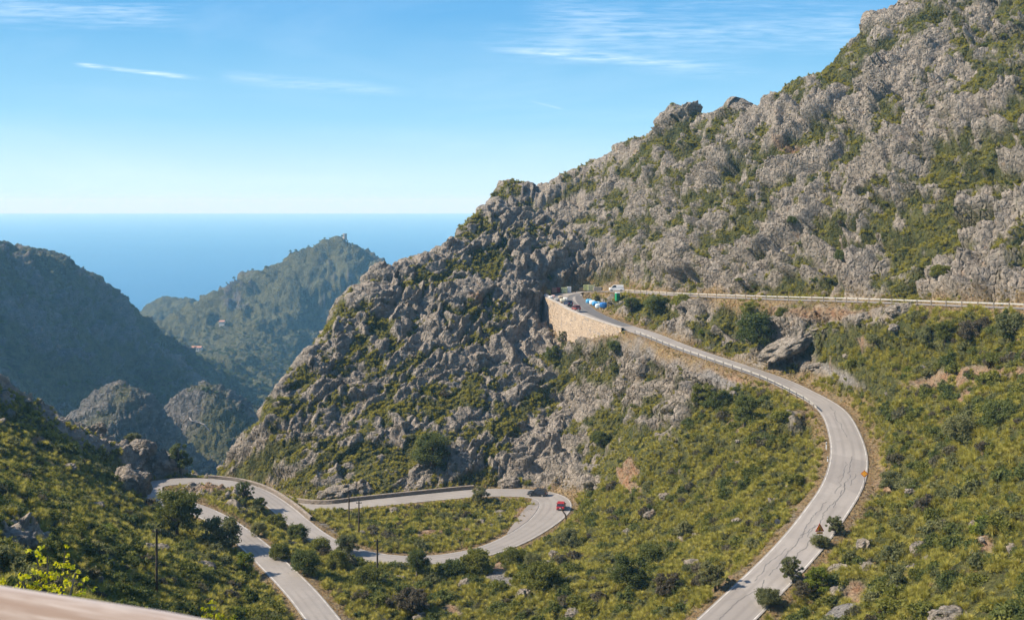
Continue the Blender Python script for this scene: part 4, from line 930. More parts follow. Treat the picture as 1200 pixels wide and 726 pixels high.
for k, a in enumerate((('outcrop', 934, 398, 72, 19, 'long slanting grey slab beside the dark thicket between the two upper roads', 'outcrop', 2, -27, 0, .75),
    ('outcrop', 165, 520, 34, 26, 'flat topped pale outcrop on the shaded ridge above the left bend', 'outcrop', 3, 6, 0, .9),
    ('outcrop', 192, 536, 34, 30, 'shaded brown rock shoulder directly behind the left bend', 'outcrop', 4, 14, 0, .9),
    ('outcrop', 150, 553, 46, 40, 'dark shaded rock mass at the outer edge of the left bend', 'outcrop', 7, 10, 0, .8),
    ('outcrop', 113, 497, 15, 15, 'small round rock knob on the dark ridge at the left', 'outcrop', 5, 0, 0, .9),
    ('outcrop', 12, 628, 50, 26, 'grey outcrop at the left edge of the shaded hillside', 'outcrop', 6, 10, 0, .8),
    ('outcrop', 1112, 718, 46, 24, 'fissured grey outcrop at the lower right edge of the slope', 'outcrop', 8, -8, 0, .8),
    ('boulder', 1078, 637, 22, 19, 'largest pale boulder in the grass right of the middle road', 'boulder', 9, -12, 20, .8),
    ('boulder', 1068, 664, 18, 15, 'pale boulder just below the largest one on the right slope', 'boulder', 10, 0, 50, .8),
    ('boulder', 1088, 652, 17, 9, 'flat pale boulder wedged between two bigger ones on the right slope', 'boulder', 11, -8, 0, .8),
    ('boulder', 1053, 608, 22, 8, 'long pale rock lying up the slope from the largest boulder', 'boulder', 12, -18, 0, .6),
    ('boulder', 1068, 573, 14, 9, 'white rock in the dark scrub above the boulder group', 'boulder', 13, 0, 0, .8),
    ('boulder', 1046, 690, 12, 9, 'small pale rock low on the right slope above the bottom outcrop', 'boulder', 14, 0, 0, .8),
    ('boulder', 1074, 688, 9, 10, 'upright small grey rock beside the pale rocks of the right slope', 'boulder', 15, 0, 0, .8),
    ('boulder', 1110, 610, 12, 12, 'split grey rock right of the long pale rock', 'boulder', 16, 0, 0, .8),
    ('boulder', 1146, 611, 20, 8, 'low flat rock at the right under the dark shrubs', 'boulder', 17, -14, 0, .8),
    ('boulder', 1155, 630, 12, 7, 'small pale rock near the right edge beside bare soil', 'boulder', 18, 0, 0, .8),
    ('boulder', 1185, 640, 20, 14, 'brownish grey rock by the bare patch at the right edge', 'boulder', 19, 12, 0, .8),
    ('boulder', 1143, 568, 16, 7, 'low white rock high on the right slope', 'boulder', 20, -10, 0, .8),
    ('boulder', 978, 689, 20, 10, 'smooth pale rock beside the yellow green tree near the middle road', 'boulder', 21, -20, 0, .8),
    ('boulder', 985, 664, 34, 7, 'half buried grey ledge above the yellow green tree', 'boulder', 22, -14, 0, .6),
    ('boulder', 816, 657, 20, 11, 'pale rock in the scrub left of the middle road', 'boulder', 23, -6, 0, .8),
    ('boulder', 863, 541, 10, 7, 'small pale rock in the grass inside the middle bend', 'boulder', 24, 0, 0, .8),
    ('boulder', 672, 716, 22, 10, 'grey rock at the bottom centre among dark shrubs', 'boulder', 25, -4, 0, .8),
    ('boulder', 650, 647, 13, 14, 'pale upright rock below the red car bend', 'boulder', 26, 0, 0, .8),
    ('boulder', 118, 655, 30, 9, 'low grey ledge in the scrub of the left hillside', 'boulder', 27, 12, 0, .6),
    ('boulder', 186, 639, 22, 8, 'low pale rock beside the near utility pole', 'boulder', 28, 8, 0, .7),
    ('boulder', 235, 660, 32, 13, 'humped grey rock left of the near road', 'boulder', 29, 8, 0, .7),
    ('boulder', 115, 676, 12, 12, 'dark grey rock under the ledge of the left hillside', 'boulder', 30, 0, 0, .8),
    ('boulder', 395, 572, 48, 15, 'whitish rock hump just above the start of the lowest parapet', 'boulder', 31, -6, 0, .7),
    ('boulder', 425, 566, 22, 24, 'tilted white rock rib above the lowest parapet', 'boulder', 32, -45, 0, .7),
    ('boulder', 596, 562, 26, 13, 'rounded grey rock at the roadside behind the lower hairpin', 'boulder', 33, 0, 0, .8),
    ('outcrop', 1060, 357, 36, 16, 'pale rock ledge just below the uppermost road', 'outcrop', 34, -8, 0, .7),
    ('outcrop', 1018, 368, 30, 14, 'broken grey ledge under the uppermost guard rail', 'outcrop', 35, -8, 0, .7),
    ('outcrop', 955, 424, 36, 9, 'low grey rock band above the bank of the middle road', 'outcrop', 36, -14, 0, .6),
    ('outcrop', 752, 418, 34, 26, 'dark cracked crag under the end of the tan wall', 'outcrop', 37, -32, 0, .5))):
    rock_at(*a)
# scattered lesser rocks
rg = np.random.default_rng(23)
small = [rock_mesh('rock', 50 + k, 1, .8, .6, 3, .3) for k in range(6)]
dn = (veg_g[:-1, :-1] > .5) * (yy_c > 70) * (ov_c > 3) * (v0_c > .8) * .009 * (.3 + 1.6 * (patch2 > .1)) * VIS[:-1, :-1]
p, n_, i_, j_ = sample(dn, rg); o_ = rg.permutation(len(p))[:190]; LATE_ROCKS = []
def zone(px, py):
    if py < 345 and px > 640: return 'on the rocky slope above the uppermost road'
    if px > 720 and py < 430: return 'between the two upper roads'
    if px < 340 and py > 470: return 'on the hillside at the lower left'
    if 330 < px < 640 and 590 < py < 655: return 'on the scrubby island inside the lower hairpin'
    if py < 575 and px < 720: return 'on the crags above the lowest road'
    if px > 1000 or (px > 900 and py > 640): return 'on the grassy slope right of the middle road'
    if px > 640 and py < 660: return 'in the hollow left of the middle road'
    return 'in the scrub along the bottom of the view'
def proj(v): return v[0] / v[1] * F + 600, EYE - v[2] / v[1] * F
for k in o_:
    q = p[k]; s_ = .3 + rg.uniform(0, 1) ** 2 * 1.1; o = link('rock', small[k % 6]); o.location = Vector(q) + Vector((0, 0, .12 * s_)); o.scale = (s_, s_, s_); o.rotation_euler = (0, 0, rg.uniform(0, 6.28))
    zn = zone(*proj(q)); LATE_ROCKS.append((o, zn))

# ------------------------------------------------------------------ trees
def tree(px, py, w, h, kind, label, leafy=1.0, seed=1, form='round', cat='tree', name='tree', trunk=.35, base=None):
    p = base if base is not None else hit(px, py); d = p.y; Wd = w / F * d; Hd = h / F * d; rg = np.random.default_rng(seed * 31 + 5)
    root = empty(name, p - Vector((0, 0, .2))); tag(root, label, cat)
    bl = []; tb = TB(); th = Hd * trunk; lean = rg.uniform(-.08, .08) * Hd
    tb.tube([(0, 0, -.4), (lean * .4, 0, th * .6), (lean, 0, th), (lean * 1.3, .1, Hd * .75)], [Hd * .035 + .05, Hd * .028 + .03, Hd * .022 + .02, .03], 7)
    nb = {'round': 52, 'pine': 44, 'sparse': 60}[form]
    for k in range(nb):
        a = rg.uniform(0, 6.283)
        if form == 'pine':
            zf = rg.uniform(.3, 1.0); rr = (1 - .65 * (zf - .3) / .7) * rg.uniform(.35, 1) * Wd * .42
        else:
            zf = trunk * .8 + (1 - trunk * .8) * rg.uniform(0, .95) ; rr = math.sqrt(max(0, 1 - (2 * (zf - .5)) ** 2 * .75)) * math.sqrt(rg.uniform(.1, 1)) * Wd * rg.uniform(.33, .47)
        c_ = (lean + math.cos(a) * rr, math.sin(a) * rr * .9, zf * Hd * .92); r_ = Wd * rg.uniform(.05, .15) * (1.1 if form == 'round' else .72)
        bl.append((c_, (r_, r_, r_ * .75)))
        if k % 2 == 0: tb.tube([(lean * .8, 0, th * rg.uniform(.6, 1)), (lean + (c_[0] - lean) * .5, c_[1] * .5, (th + c_[2]) * .5), c_], [.05 + Hd * .012, .04 + Hd * .006, .02], 4)
    lf = max(.07, min(.22, Wd * .022)); n = int(min(210, 5.5 * (Wd * .12 / lf) ** 2 * 1.4) * leafy * .85)
    V, Q, T = leaf_cloud(rg, bl, max(n, 24), lf)
    link('trunk', tb.mesh('trunk', M_BARK), root); link('crown', pymesh('crown', V, Q, M_LEAF[kind], T), root)
    return root
TREES = [(213, 556, 40, 40, 'dark', 'dark pine standing behind the left bend against the blue gorge', 1, 'pine', 'pine_tree'),
    (207, 630, 62, 60, 'mid', 'big round olive tree between the two arms of the left bend', 1, 'round', 'olive_tree'),
    (256, 645, 54, 40, 'olive', 'grey green broad tree leaning over the near road', 1, 'round', 'olive_tree'),
    (287, 594, 25, 34, 'dark', 'slender dark tree in front of the pale left bend', .8, 'sparse', 'tree'),
    (304, 602, 20, 21, 'dark', 'small dense dark tree beside the slender one', 1, 'round', 'tree'),
    (405, 650, 30, 25, 'olive', 'grey green tree at the edge of the lower road near the poles', 1, 'round', 'olive_tree'),
    (563, 588, 23, 20, 'olive', 'small airy tree standing against the lowest stretch of road', .8, 'sparse', 'tree'),
    (508, 548, 52, 44, 'dark', 'big dark shrubby tree under the crags above the lowest road', 1, 'round', 'tree'),
    (489, 679, 32, 38, 'dark', 'dark conical tree overlapping the near edge of the lower road', 1, 'round', 'tree'),
    (430, 690, 40, 28, 'mid', 'green tree below the lower road beside the middle pole', 1, 'round', 'tree'),
    (893, 406, 60, 42, 'dark', 'dense dark thicket tree left of the slanting slab', 1, 'round', 'carob_tree'),
    (874, 372, 30, 20, 'mid', 'round green tree above the dark thicket', 1, 'round', 'tree'),
    (770, 362, 34, 17, 'dark', 'wide dark tree right of the green portable toilet', 1, 'round', 'tree'),
    (800, 362, 30, 18, 'mid', 'second wide green tree from the portable toilet', 1, 'round', 'tree'),
    (742, 362, 20, 16, 'dark', 'low dark tree just behind the portable toilet', 1, 'round', 'tree'),
    (873, 502, 34, 44, 'dark', 'tall dark tree in the hollow below the middle road', 1, 'round', 'tree'),
    (822, 476, 34, 30, 'mid', 'green tree at the foot of the gravel bank', .8, 'sparse', 'tree'),
    (846, 478, 26, 24, 'dark', 'dark tree beside the green one below the gravel bank', 1, 'round', 'tree'),
    (930, 682, 32, 34, 'olive', 'feathery grey green tree crossing the near edge of the middle road', .8, 'sparse', 'olive_tree'),
    (958, 695, 34, 34, 'bright', 'yellow green round tree beside the smooth pale rock', .9, 'round', 'tree'),
    (980, 626, 24, 26, 'olive', 'small airy tree beside the nearer warning sign', .7, 'sparse', 'tree'),
    (838, 692, 40, 40, 'olive', 'bushy tree on the left verge of the middle road', .9, 'sparse', 'tree'),
    (1090, 410, 42, 32, 'olive', 'grey green tree with bare limbs below the uppermost road', .7, 'sparse', 'tree'),
    (1135, 402, 40, 30, 'dry', 'brown half bare tree right of the grey green one', .7, 'sparse', 'tree'),
    (1112, 400, 26, 26, 'mid', 'bright green tree squeezed between two greyish trees on the slope', 1, 'round', 'tree'),
    (1178, 398, 46, 34, 'olive', 'broad grey tree by the right edge under the uppermost road', .9, 'round', 'tree'),
    (1128, 518, 44, 34, 'olive', 'rounded grey green tree below the bare tan patch', .9, 'round', 'tree'),
    (1172, 500, 50, 34, 'dark', 'dark green tree at the right of the bare tan patch', 1, 'round', 'tree'),
    (1040, 580, 36, 30, 'olive', 'grey olive tree just right of the farther warning sign', .9, 'round', 'olive_tree'),
    (920, 372, 20, 13, 'mid', 'small tree under the uppermost guard rail', 1, 'round', 'tree'),
    (705, 520, 24, 16, 'dark', 'dark tree on the crag below the tan wall', 1, 'round', 'tree'),
    (645, 425, 24, 22, 'dark', 'dark pine shaped tree at the foot of the tan wall', .8, 'sparse', 'pine_tree'),
    (655, 405, 14, 20, 'olive', 'tiny crooked tree against the left of the tan wall', .6, 'sparse', 'tree'),
    (722, 412, 22, 14, 'dark', 'dark bushy tree against the lower right of the tan wall', 1, 'round', 'tree'),
    (736, 690, 44, 46, 'dark', 'very dark tall tree in the bottom centre thicket', 1, 'round', 'tree'),
    (640, 690, 50, 32, 'mid', 'spreading green tree left of the dark thicket at the bottom', 1, 'round', 'tree'),
    (560, 672, 44, 30, 'mid', 'green tree at the near edge of the lower road before the bend', 1, 'round', 'tree'),
    (625, 668, 30, 22, 'olive', 'grey green tree where the lower road swings to the hairpin', .9, 'round', 'tree'),
    (782, 700, 40, 32, 'dry', 'brownish leafless tree left of the bottom of the middle road', .6, 'sparse', 'tree'),
    (480, 716, 50, 30, 'dry', 'grey brown leafless bush tree at the bottom left of centre', .7, 'sparse', 'tree'),
    (330, 655, 30, 20, 'mid', 'green tree on the bank between the two near roads', 1, 'round', 'tree'),
    (355, 672, 40, 30, 'dark', 'dark tree low on the bank between the two near roads', 1, 'round', 'tree'),
    (395, 668, 30, 26, 'mid', 'leafy tree at the corner where the near roads part', 1, 'round', 'tree'),
    (325, 620, 26, 20, 'mid', 'bushy green tree on the bank at the bend of the pale road', 1, 'round', 'tree'),
    (348, 636, 30, 23, 'dark', 'dark bushy tree hiding the inner edge of the descending road', 1, 'round', 'tree'),
    (374, 652, 30, 24, 'mid', 'leafy tree on the bank above the near road', 1, 'round', 'tree'),
    (303, 628, 22, 18, 'olive', 'greyish bush tree on the upper bank between the near roads', 1, 'round', 'tree'),
    (604, 664, 36, 24, 'mid', 'rounded tree masking the near edge of the lower road', 1, 'round', 'tree'),
    (530, 678, 42, 22, 'dark', 'wide dark tree below the lower road left of centre', 1, 'round', 'tree'),
    (664, 640, 34, 22, 'olive', 'greyish tree on the slope below the red car', 1, 'round', 'tree'),
    (762, 665, 40, 30, 'dark', 'dark tree above the brownish leafless one', 1, 'round', 'tree'),
    (962, 640, 26, 15, 'olive', 'low bush tree hiding the post of the nearer warning sign', 1, 'round', 'tree'),
    (902, 709, 34, 22, 'olive', 'green tree at the near edge of the middle road at the bottom', 1, 'round', 'tree'),
    (942, 700, 28, 22, 'dry', 'brown thin tree beside the yellow green round one', .7, 'sparse', 'tree'),
    (156, 516, 20, 10, 'olive', 'small round bush tree on top of the pale outcrop', 1, 'round', 'tree'),
    (1150, 335, 16, 10, 'dark', 'small tree right above the uppermost road near the right edge', 1, 'round', 'tree'),
    (990, 305, 24, 14, 'dark', 'dark tree on the ledges above the uppermost road', 1, 'round', 'tree'),
    (1105, 325, 30, 16, 'mid', 'green tree in a cleft above the uppermost road', 1, 'round', 'tree'),
    (993, 32, 14, 12, 'dark', 'lone dark tree on the high skyline slope', 1, 'round', 'tree'),
    (935, 262, 16, 10, 'dark', 'small dark tree halfway up the rocky mountain', 1, 'round', 'tree')]
for k, (px, py, w, h, kd, lb_, lf_, fm, nm) in enumerate(TREES): tree(px, py, w, h, kd, lb_, lf_, k + 1, fm, 'tree', nm)
tree(285, 672, 26, 30, 'bright', 'vivid lime green shrub beside the near road', 1.1, 77, 'round', 'shrub', 'shrub', .1)

# the crooked snag by the red car
b0 = hit(664, 608); rt = empty('snag', b0); tag(rt, 'crooked dark snag at the roadside beside the red car', 'dead tree')
tb = TB(); tb.tube([(0, 0, -.5), (-.3, 0, 1.0), (-1.0, .1, 1.9), (-1.3, 0, 3.0)], [.22, .18, .13, .05], 7); tb.tube([(-.9, .1, 1.8), (-.3, .2, 2.6), (-.4, .1, 3.3)], [.1, .07, .03], 5); link('trunk', tb.mesh('trunk', M_BARK), rt)

# ------------------------------------------------------------------ shrubs one by one
LM = [(213, 540, 'the pine behind the left bend'), (207, 600, 'the big round olive tree'), (256, 625, 'the broad grey green tree'), (165, 515, 'the flat topped outcrop'), (113, 497, 'the round rock knob'), (12, 628, 'the left edge outcrop'), (118, 655, 'the low grey ledge'), (184, 660, 'the lone utility pole'), (235, 660, 'the humped grey rock'), (285, 657, 'the lime green shrub'), (62, 650, 'the yellow flowering bush'), (60, 560, 'the middle of the left hillside'), (20, 510, 'the top of the left hillside'),
      (340, 600, 'the pale left bend'), (370, 690, 'the near road'), (405, 635, 'the poles'), (442, 660, 'the nearest pole'), (488, 655, 'the dark conical tree'), (563, 578, 'the small airy tree'), (500, 615, 'the island inside the lower hairpin'), (629, 577, 'the dark estate car'), (657, 592, 'the red hatchback'), (586, 672, 'the grey rubble patch'), (672, 716, 'the bottom centre rock'), (736, 665, 'the very dark tall tree'), (650, 647, 'the pale upright rock'), (816, 657, 'the pale rock in the hollow'), (838, 675, 'the verge tree'),
      (740, 560, 'the reddish bare patch'), (873, 480, 'the tall dark tree in the hollow'), (822, 460, 'the gravel bank'), (863, 541, 'the small pale rock in the bend'), (930, 560, 'the left verge of the middle road'), (752, 412, 'the dark crag by the wall end'), (690, 395, 'the tan wall'), (720, 365, 'the green toilet'), (893, 385, 'the dark thicket tree'), (937, 392, 'the slanting slab'), (1018, 368, 'the broken grey ledge'), (1060, 357, 'the pale rock ledge'), (1135, 385, 'the brown half bare tree'), (1178, 385, 'the broad grey tree'), (1120, 442, 'the bare tan patch'),
      (1040, 563, 'the farther warning sign'), (960, 624, 'the nearer warning sign'), (1078, 637, 'the largest pale boulder'), (1068, 573, 'the white rock'), (1146, 611, 'the low flat rock'), (1112, 718, 'the bottom right outcrop'), (958, 680, 'the yellow green tree'), (1030, 500, 'the outer edge of the middle bend'), (508, 525, 'the shrubby tree under the crags'), (395, 572, 'the whitish rock hump'), (300, 530, 'the foot of the left spur'), (420, 430, 'the left shoulder of the spur'), (560, 450, 'the centre of the spur'), (600, 225, 'the skyline knob'), (790, 135, 'the upper skyline knob'),
      (925, 170, 'the rusty rock stain'), (1150, 150, 'the high right slope'), (990, 298, 'the dark tree on the ledges'), (1105, 317, 'the green cleft tree'), (800, 300, 'the rocks above the hairpin'), (700, 250, 'the middle of the rocky mountain')]
def where_(px, py):
    k = min(range(len(LM)), key=lambda i: (LM[i][0] - px) ** 2 + 1.6 * (LM[i][1] - py) ** 2); lx, ly, ph = LM[k]; dx, dy = px - lx, py - ly; r = math.hypot(dx, dy)
    a = math.degrees(math.atan2(-dy, dx)) % 360
    w_ = ['right of', 'up right of', 'above', 'up left of', 'left of', 'down left of', 'below', 'down right of'][int(((a + 22.5) % 360) // 45)]
    return ('touching the ground just ' if False else ('close ' if r < 16 else ('' if r < 34 else 'well '))) + w_ + ' ' + ph
used_labels = set()
rg = np.random.default_rng(31)
dn = (veg_g[:-1, :-1] > .45) * (yy_c > 72) * (ov_c > 3.2) * .05 * (.25 + 1.6 * (patch > 0)) * np.where(v0_c > .75, 1.0, .40) * VIS[:-1, :-1] * (px_c > 0) * (px_c < 1200) * (row_c < 726)
p, n_, i_, j_ = sample(dn, rg); o_ = rg.permutation(len(p)); got = []; n_sh = 0
NICE = {'dark': 'dark green shrub', 'olive': 'grey green shrub', 'mid': 'leafy green shrub', 'dry': 'brown twiggy shrub', 'bright': 'yellow green shrub'}
for k in o_:
    q = p[k]; v0 = v0_c[i_[k], j_[k]]
    if any((q[0] - g[0]) ** 2 + (q[1] - g[1]) ** 2 < 12 for g in got): continue
    px, py = proj(q)
    kd = rg.choice(['dark', 'mid', 'olive', 'dry', 'bright'], p=[.30, .30, .25, .09, .06]); mm = SHRUBS[kd]; s_ = rg.uniform(1.1, 2.4) * (1.0 if v0 > .75 else .6)
    s_ = min(s_, (ov_c[i_[k], j_[k]] - .8) * .6)
    lb_ = ('large ' if s_ > 1.75 else 'small ' if s_ < 1.15 else '') + NICE[kd] + ' ' + where_(px, py)
    if lb_ in used_labels or len(lb_.split()) > 16: continue
    used_labels.add(lb_); got.append(q)
    o = link('shrub', mm[rg.integers(len(mm))]); o.location = Vector(q) - Vector((0, 0, .25)); o.rotation_euler = (0, 0, rg.uniform(0, 6.28)); o.scale = (s_, s_ * rg.uniform(.8, 1.15), s_ * rg.uniform(.8, 1.15))
    tag(o, lb_, 'shrub', 'shrubs ' + zone(px, py)); n_sh += 1
    if n_sh >= 295: break
print('single shrubs', n_sh)
for o, zn in LATE_ROCKS:
    lb_ = 'pale rock ' + where_(*proj(o.location))
    for pre in ('small ', 'low ', 'squat ', 'lesser ', 'little '):
        if pre + lb_ not in used_labels: break
    if pre + lb_ in used_labels or len((pre + lb_).split()) > 16: bpy.data.objects.remove(o); continue
    used_labels.add(pre + lb_); tag(o, pre + lb_, 'rock', 'small rocks ' + zn)

# ridge trees far away
ridge = [(262, 336), (271, 333), (278, 330), (298, 320), (332, 303), (343, 297), (349, 294), (358, 291), (363, 290), (382, 287), (388, 286), (405, 283), (398, 283), (412, 286), (377, 288)]
for k, (px, py) in enumerate(ridge):
    j = int(round(((px - 600) / F - fu[0]) / (fu[1] - fu[0]))); c = FRW[:, j]; kk_ = np.where(fr > 1600)[0]; i = kk_[c[kk_].argmin()]
    pt = Vector(Pf[i, j]); o = link('ridge_tree', SHRUBS['dark'][k % 3]); o.location = pt; s_ = random.uniform(1.9, 3.2); o.scale = (s_, s_, s_ * 1.3); tag(o, 'distant dark pine on the far hill ridge, %s of fifteen counted from the left' % ['first', 'second', 'third', 'fourth', 'fifth', 'sixth', 'seventh', 'eighth', 'ninth', 'tenth', 'eleventh', 'twelfth', 'thirteenth', 'fourteenth', 'last'][sorted(x_[0] for x_ in ridge).index(px)], 'tree', 'pines along the far ridge')
M_STN = plain('pale_stone', (.40, .36, .31), .9); M_ROOF = plain('roof_tiles', (.42, .22, .15), .9); M_WH = plain('white_plaster', (.70, .66, .60), .8); M_GLS = plain('dark_glass', (.03, .035, .045), .15, 0, .2, 2, 0, 1, .5)
def far_house(px, py, w, dpt, h, label, tower=False):
    q = far_hit(px, py, 900); rt = empty('far_house' if not tower else 'stone_tower', q); tag(rt, label, 'house' if not tower else 'tower')
    bm = bmesh.new(); bbox(bm, 0, 0, h / 2 - 2, w, dpt, h + 4, 0); link('wall', bm_mesh('wall', bm, M_WH if not tower else M_STN), rt)
    if not tower:
        bm = bmesh.new(); v = [bm.verts.new(c) for c in ((-w / 2 - .4, -dpt / 2 - .4, h), (w / 2 + .4, -dpt / 2 - .4, h), (w / 2 + .4, dpt / 2 + .4, h), (-w / 2 - .4, dpt / 2 + .4, h), (-w / 2, 0, h + 2.2), (w / 2, 0, h + 2.2))]
        for f in ((0, 1, 5, 4), (2, 3, 4, 5), (0, 4, 3), (1, 2, 5), (0, 3, 2, 1)): bm.faces.new([v[i] for i in f])
        link('roof', bm_mesh('roof', bm, M_ROOF), rt)
        for i in range(4):
            bm = bmesh.new(); bbox(bm, 0, 0, 0, 1.2, .1, 1.4); o = link('window', bm_mesh('window', bm, M_GLS), rt); o.location = (-w / 2 + w * (i + .5) / 4, -dpt / 2 - .04, h * .55)
    return rt
far_house(232, 412, 16, 9, 6, 'long pale farmhouse in the wooded valley below the far hill')
far_house(263, 381, 9, 7, 5, 'pinkish house high on the far hillside')
pt = None
j = int(round(((402 - 600) / F - fu[0]) / (fu[1] - fu[0]))); kk_ = np.where(fr > 1600)[0]; i = kk_[FRW[kk_, j].argmin()]
rt = empty('stone_tower', Vector(Pf[i, j])); tag(rt, 'tiny stone watchtower on the summit of the far hill', 'tower'); bm = bmesh.new(); bmesh.ops.create_cone(bm, segments=14, radius1=4.2, radius2=3.6, depth=12, cap_ends=True); bmesh.ops.translate(bm, vec=(0, 0, 3), verts=bm.verts); link('wall', bm_mesh('wall', bm, M_STN), rt)
bm = bmesh.new(); bmesh.ops.create_cone(bm, segments=14, radius1=4.3, radius2=4.3, depth=.8, cap_ends=True); bmesh.ops.translate(bm, vec=(0, 0, 9.4), verts=bm.verts); link('parapet', bm_mesh('parapet', bm, M_STN), rt)
# scrap of pale track on the far hillocks
tp = [far_hit(a, b_, 560) for a, b_ in ((222, 493), (228, 494), (234, 496), (240, 500), (245, 506))]; Vv = []
for k, q in enumerate(tp): Vv += [q + Vector((0, -1.0, .5)), q + Vector((0, 1.0, .7))]
me = bpy.data.meshes.new('far_road'); me.from_pydata([tuple(v) for v in Vv], [], [(2 * i, 2 * i + 2, 2 * i + 3, 2 * i + 1) for i in range(len(tp) - 1)]); me.materials.append(M_A1); tag(link('far_road', me), kind='structure')

# ------------------------------------------------------------------ utility poles and wires
M_POLE = plain('creosoted_wood', (.085, .065, .05), .85, 0, .3, 3); M_WIRE = plain('wire', (.05, .05, .05), .5); M_INS = plain('insulator', (.5, .5, .48), .3)
def pole(px, base_py, H, label):
    q = hit(px, base_py); rt = empty('utility_pole', q); tag(rt, label, 'utility pole'); tb = TB(); tb.tube([(0, 0, -.6), (0, 0, H * .5), (0, 0, H)], [.17, .15, .11], 8); link('shaft', tb.mesh('shaft', M_POLE), rt)
    bm = bmesh.new(); bbox(bm, 0, 0, H - .35, 1.1, .1, .12, .01); link('crossarm', bm_mesh('crossarm', bm, M_POLE), rt)
    for x in (-.45, .45):
        tb = TB(); tb.tube([(x, 0, H - .3), (x, 0, H - .12)], [.06, .045], 7); link('insulator', tb.mesh('insulator', M_INS), rt)
    return q, H
P1_, P2_, P3_, P4_ = pole(184, 697, 7.9, 'dark wooden pole standing alone in the left hillside scrub'), pole(442, 686, 7.5, 'wooden pole nearest the camera side of the lower road'), pole(420, 628, 6.9, 'middle wooden pole in the scrub inside the lower hairpin'), pole(409, 612, 6.9, 'farthest wooden pole rising against the lowest road')
def wire(a, b, sag, label):
    pa = a[0] + Vector((.45, 0, a[1] - .1)); pb = b[0] + Vector((.45, 0, b[1] - .1)); pts = [pa.lerp(pb, t) - Vector((0, 0, sag * 4 * t * (1 - t))) for t in np.linspace(0, 1, 14)]
    tb = TB(); tb.tube(pts, .022, 4); tag(link('overhead_wire', tb.mesh('overhead_wire', M_WIRE)), label, 'wire')
wire(P2_, P3_, 1.0, 'sagging wire from the nearest pole to the middle pole'); wire(P3_, P4_, .6, 'short wire between the middle pole and the farthest pole')

# ------------------------------------------------------------------ vehicles
M_TYRE = plain('tyre', (.02, .02, .02), .8); M_RIM = plain('alloy', (.45, .45, .46), .35, .8); M_LAMPR = plain('rear_lamp', (.45, .02, .02), .25); M_LAMPW = plain('head_lamp', (.8, .8, .78), .2); M_PLATE = plain('number_plate', (.75, .75, .72), .4); M_BLK = plain('black_trim', (.025, .025, .028), .5)
def paint(name, col):
    m, t, b, o = newmat(name); b.inputs['Base Color'].default_value = col + (1,); b.inputs['Roughness'].default_value = .28; b.inputs['Specular IOR Level'].default_value = .5; b.inputs['Coat Weight'].default_value = .6; b.inputs['Coat Roughness'].default_value = .08; return m
def loft(sections, mat, name):
    """sections along x: list of closed outlines of (y, z)"""
    bm = bmesh.new(); ring = [[bm.verts.new((x, y, z)) for y, z in o] for x, o in sections]; n = len(ring[0])
    for a, b_ in zip(ring, ring[1:]):
        for i in range(n): bm.faces.new((a[i], a[(i + 1) % n], b_[(i + 1) % n], b_[i]))
    bm.faces.new(ring[0]); bm.faces.new(ring[-1]); return bm_mesh(name, bm, mat, False)
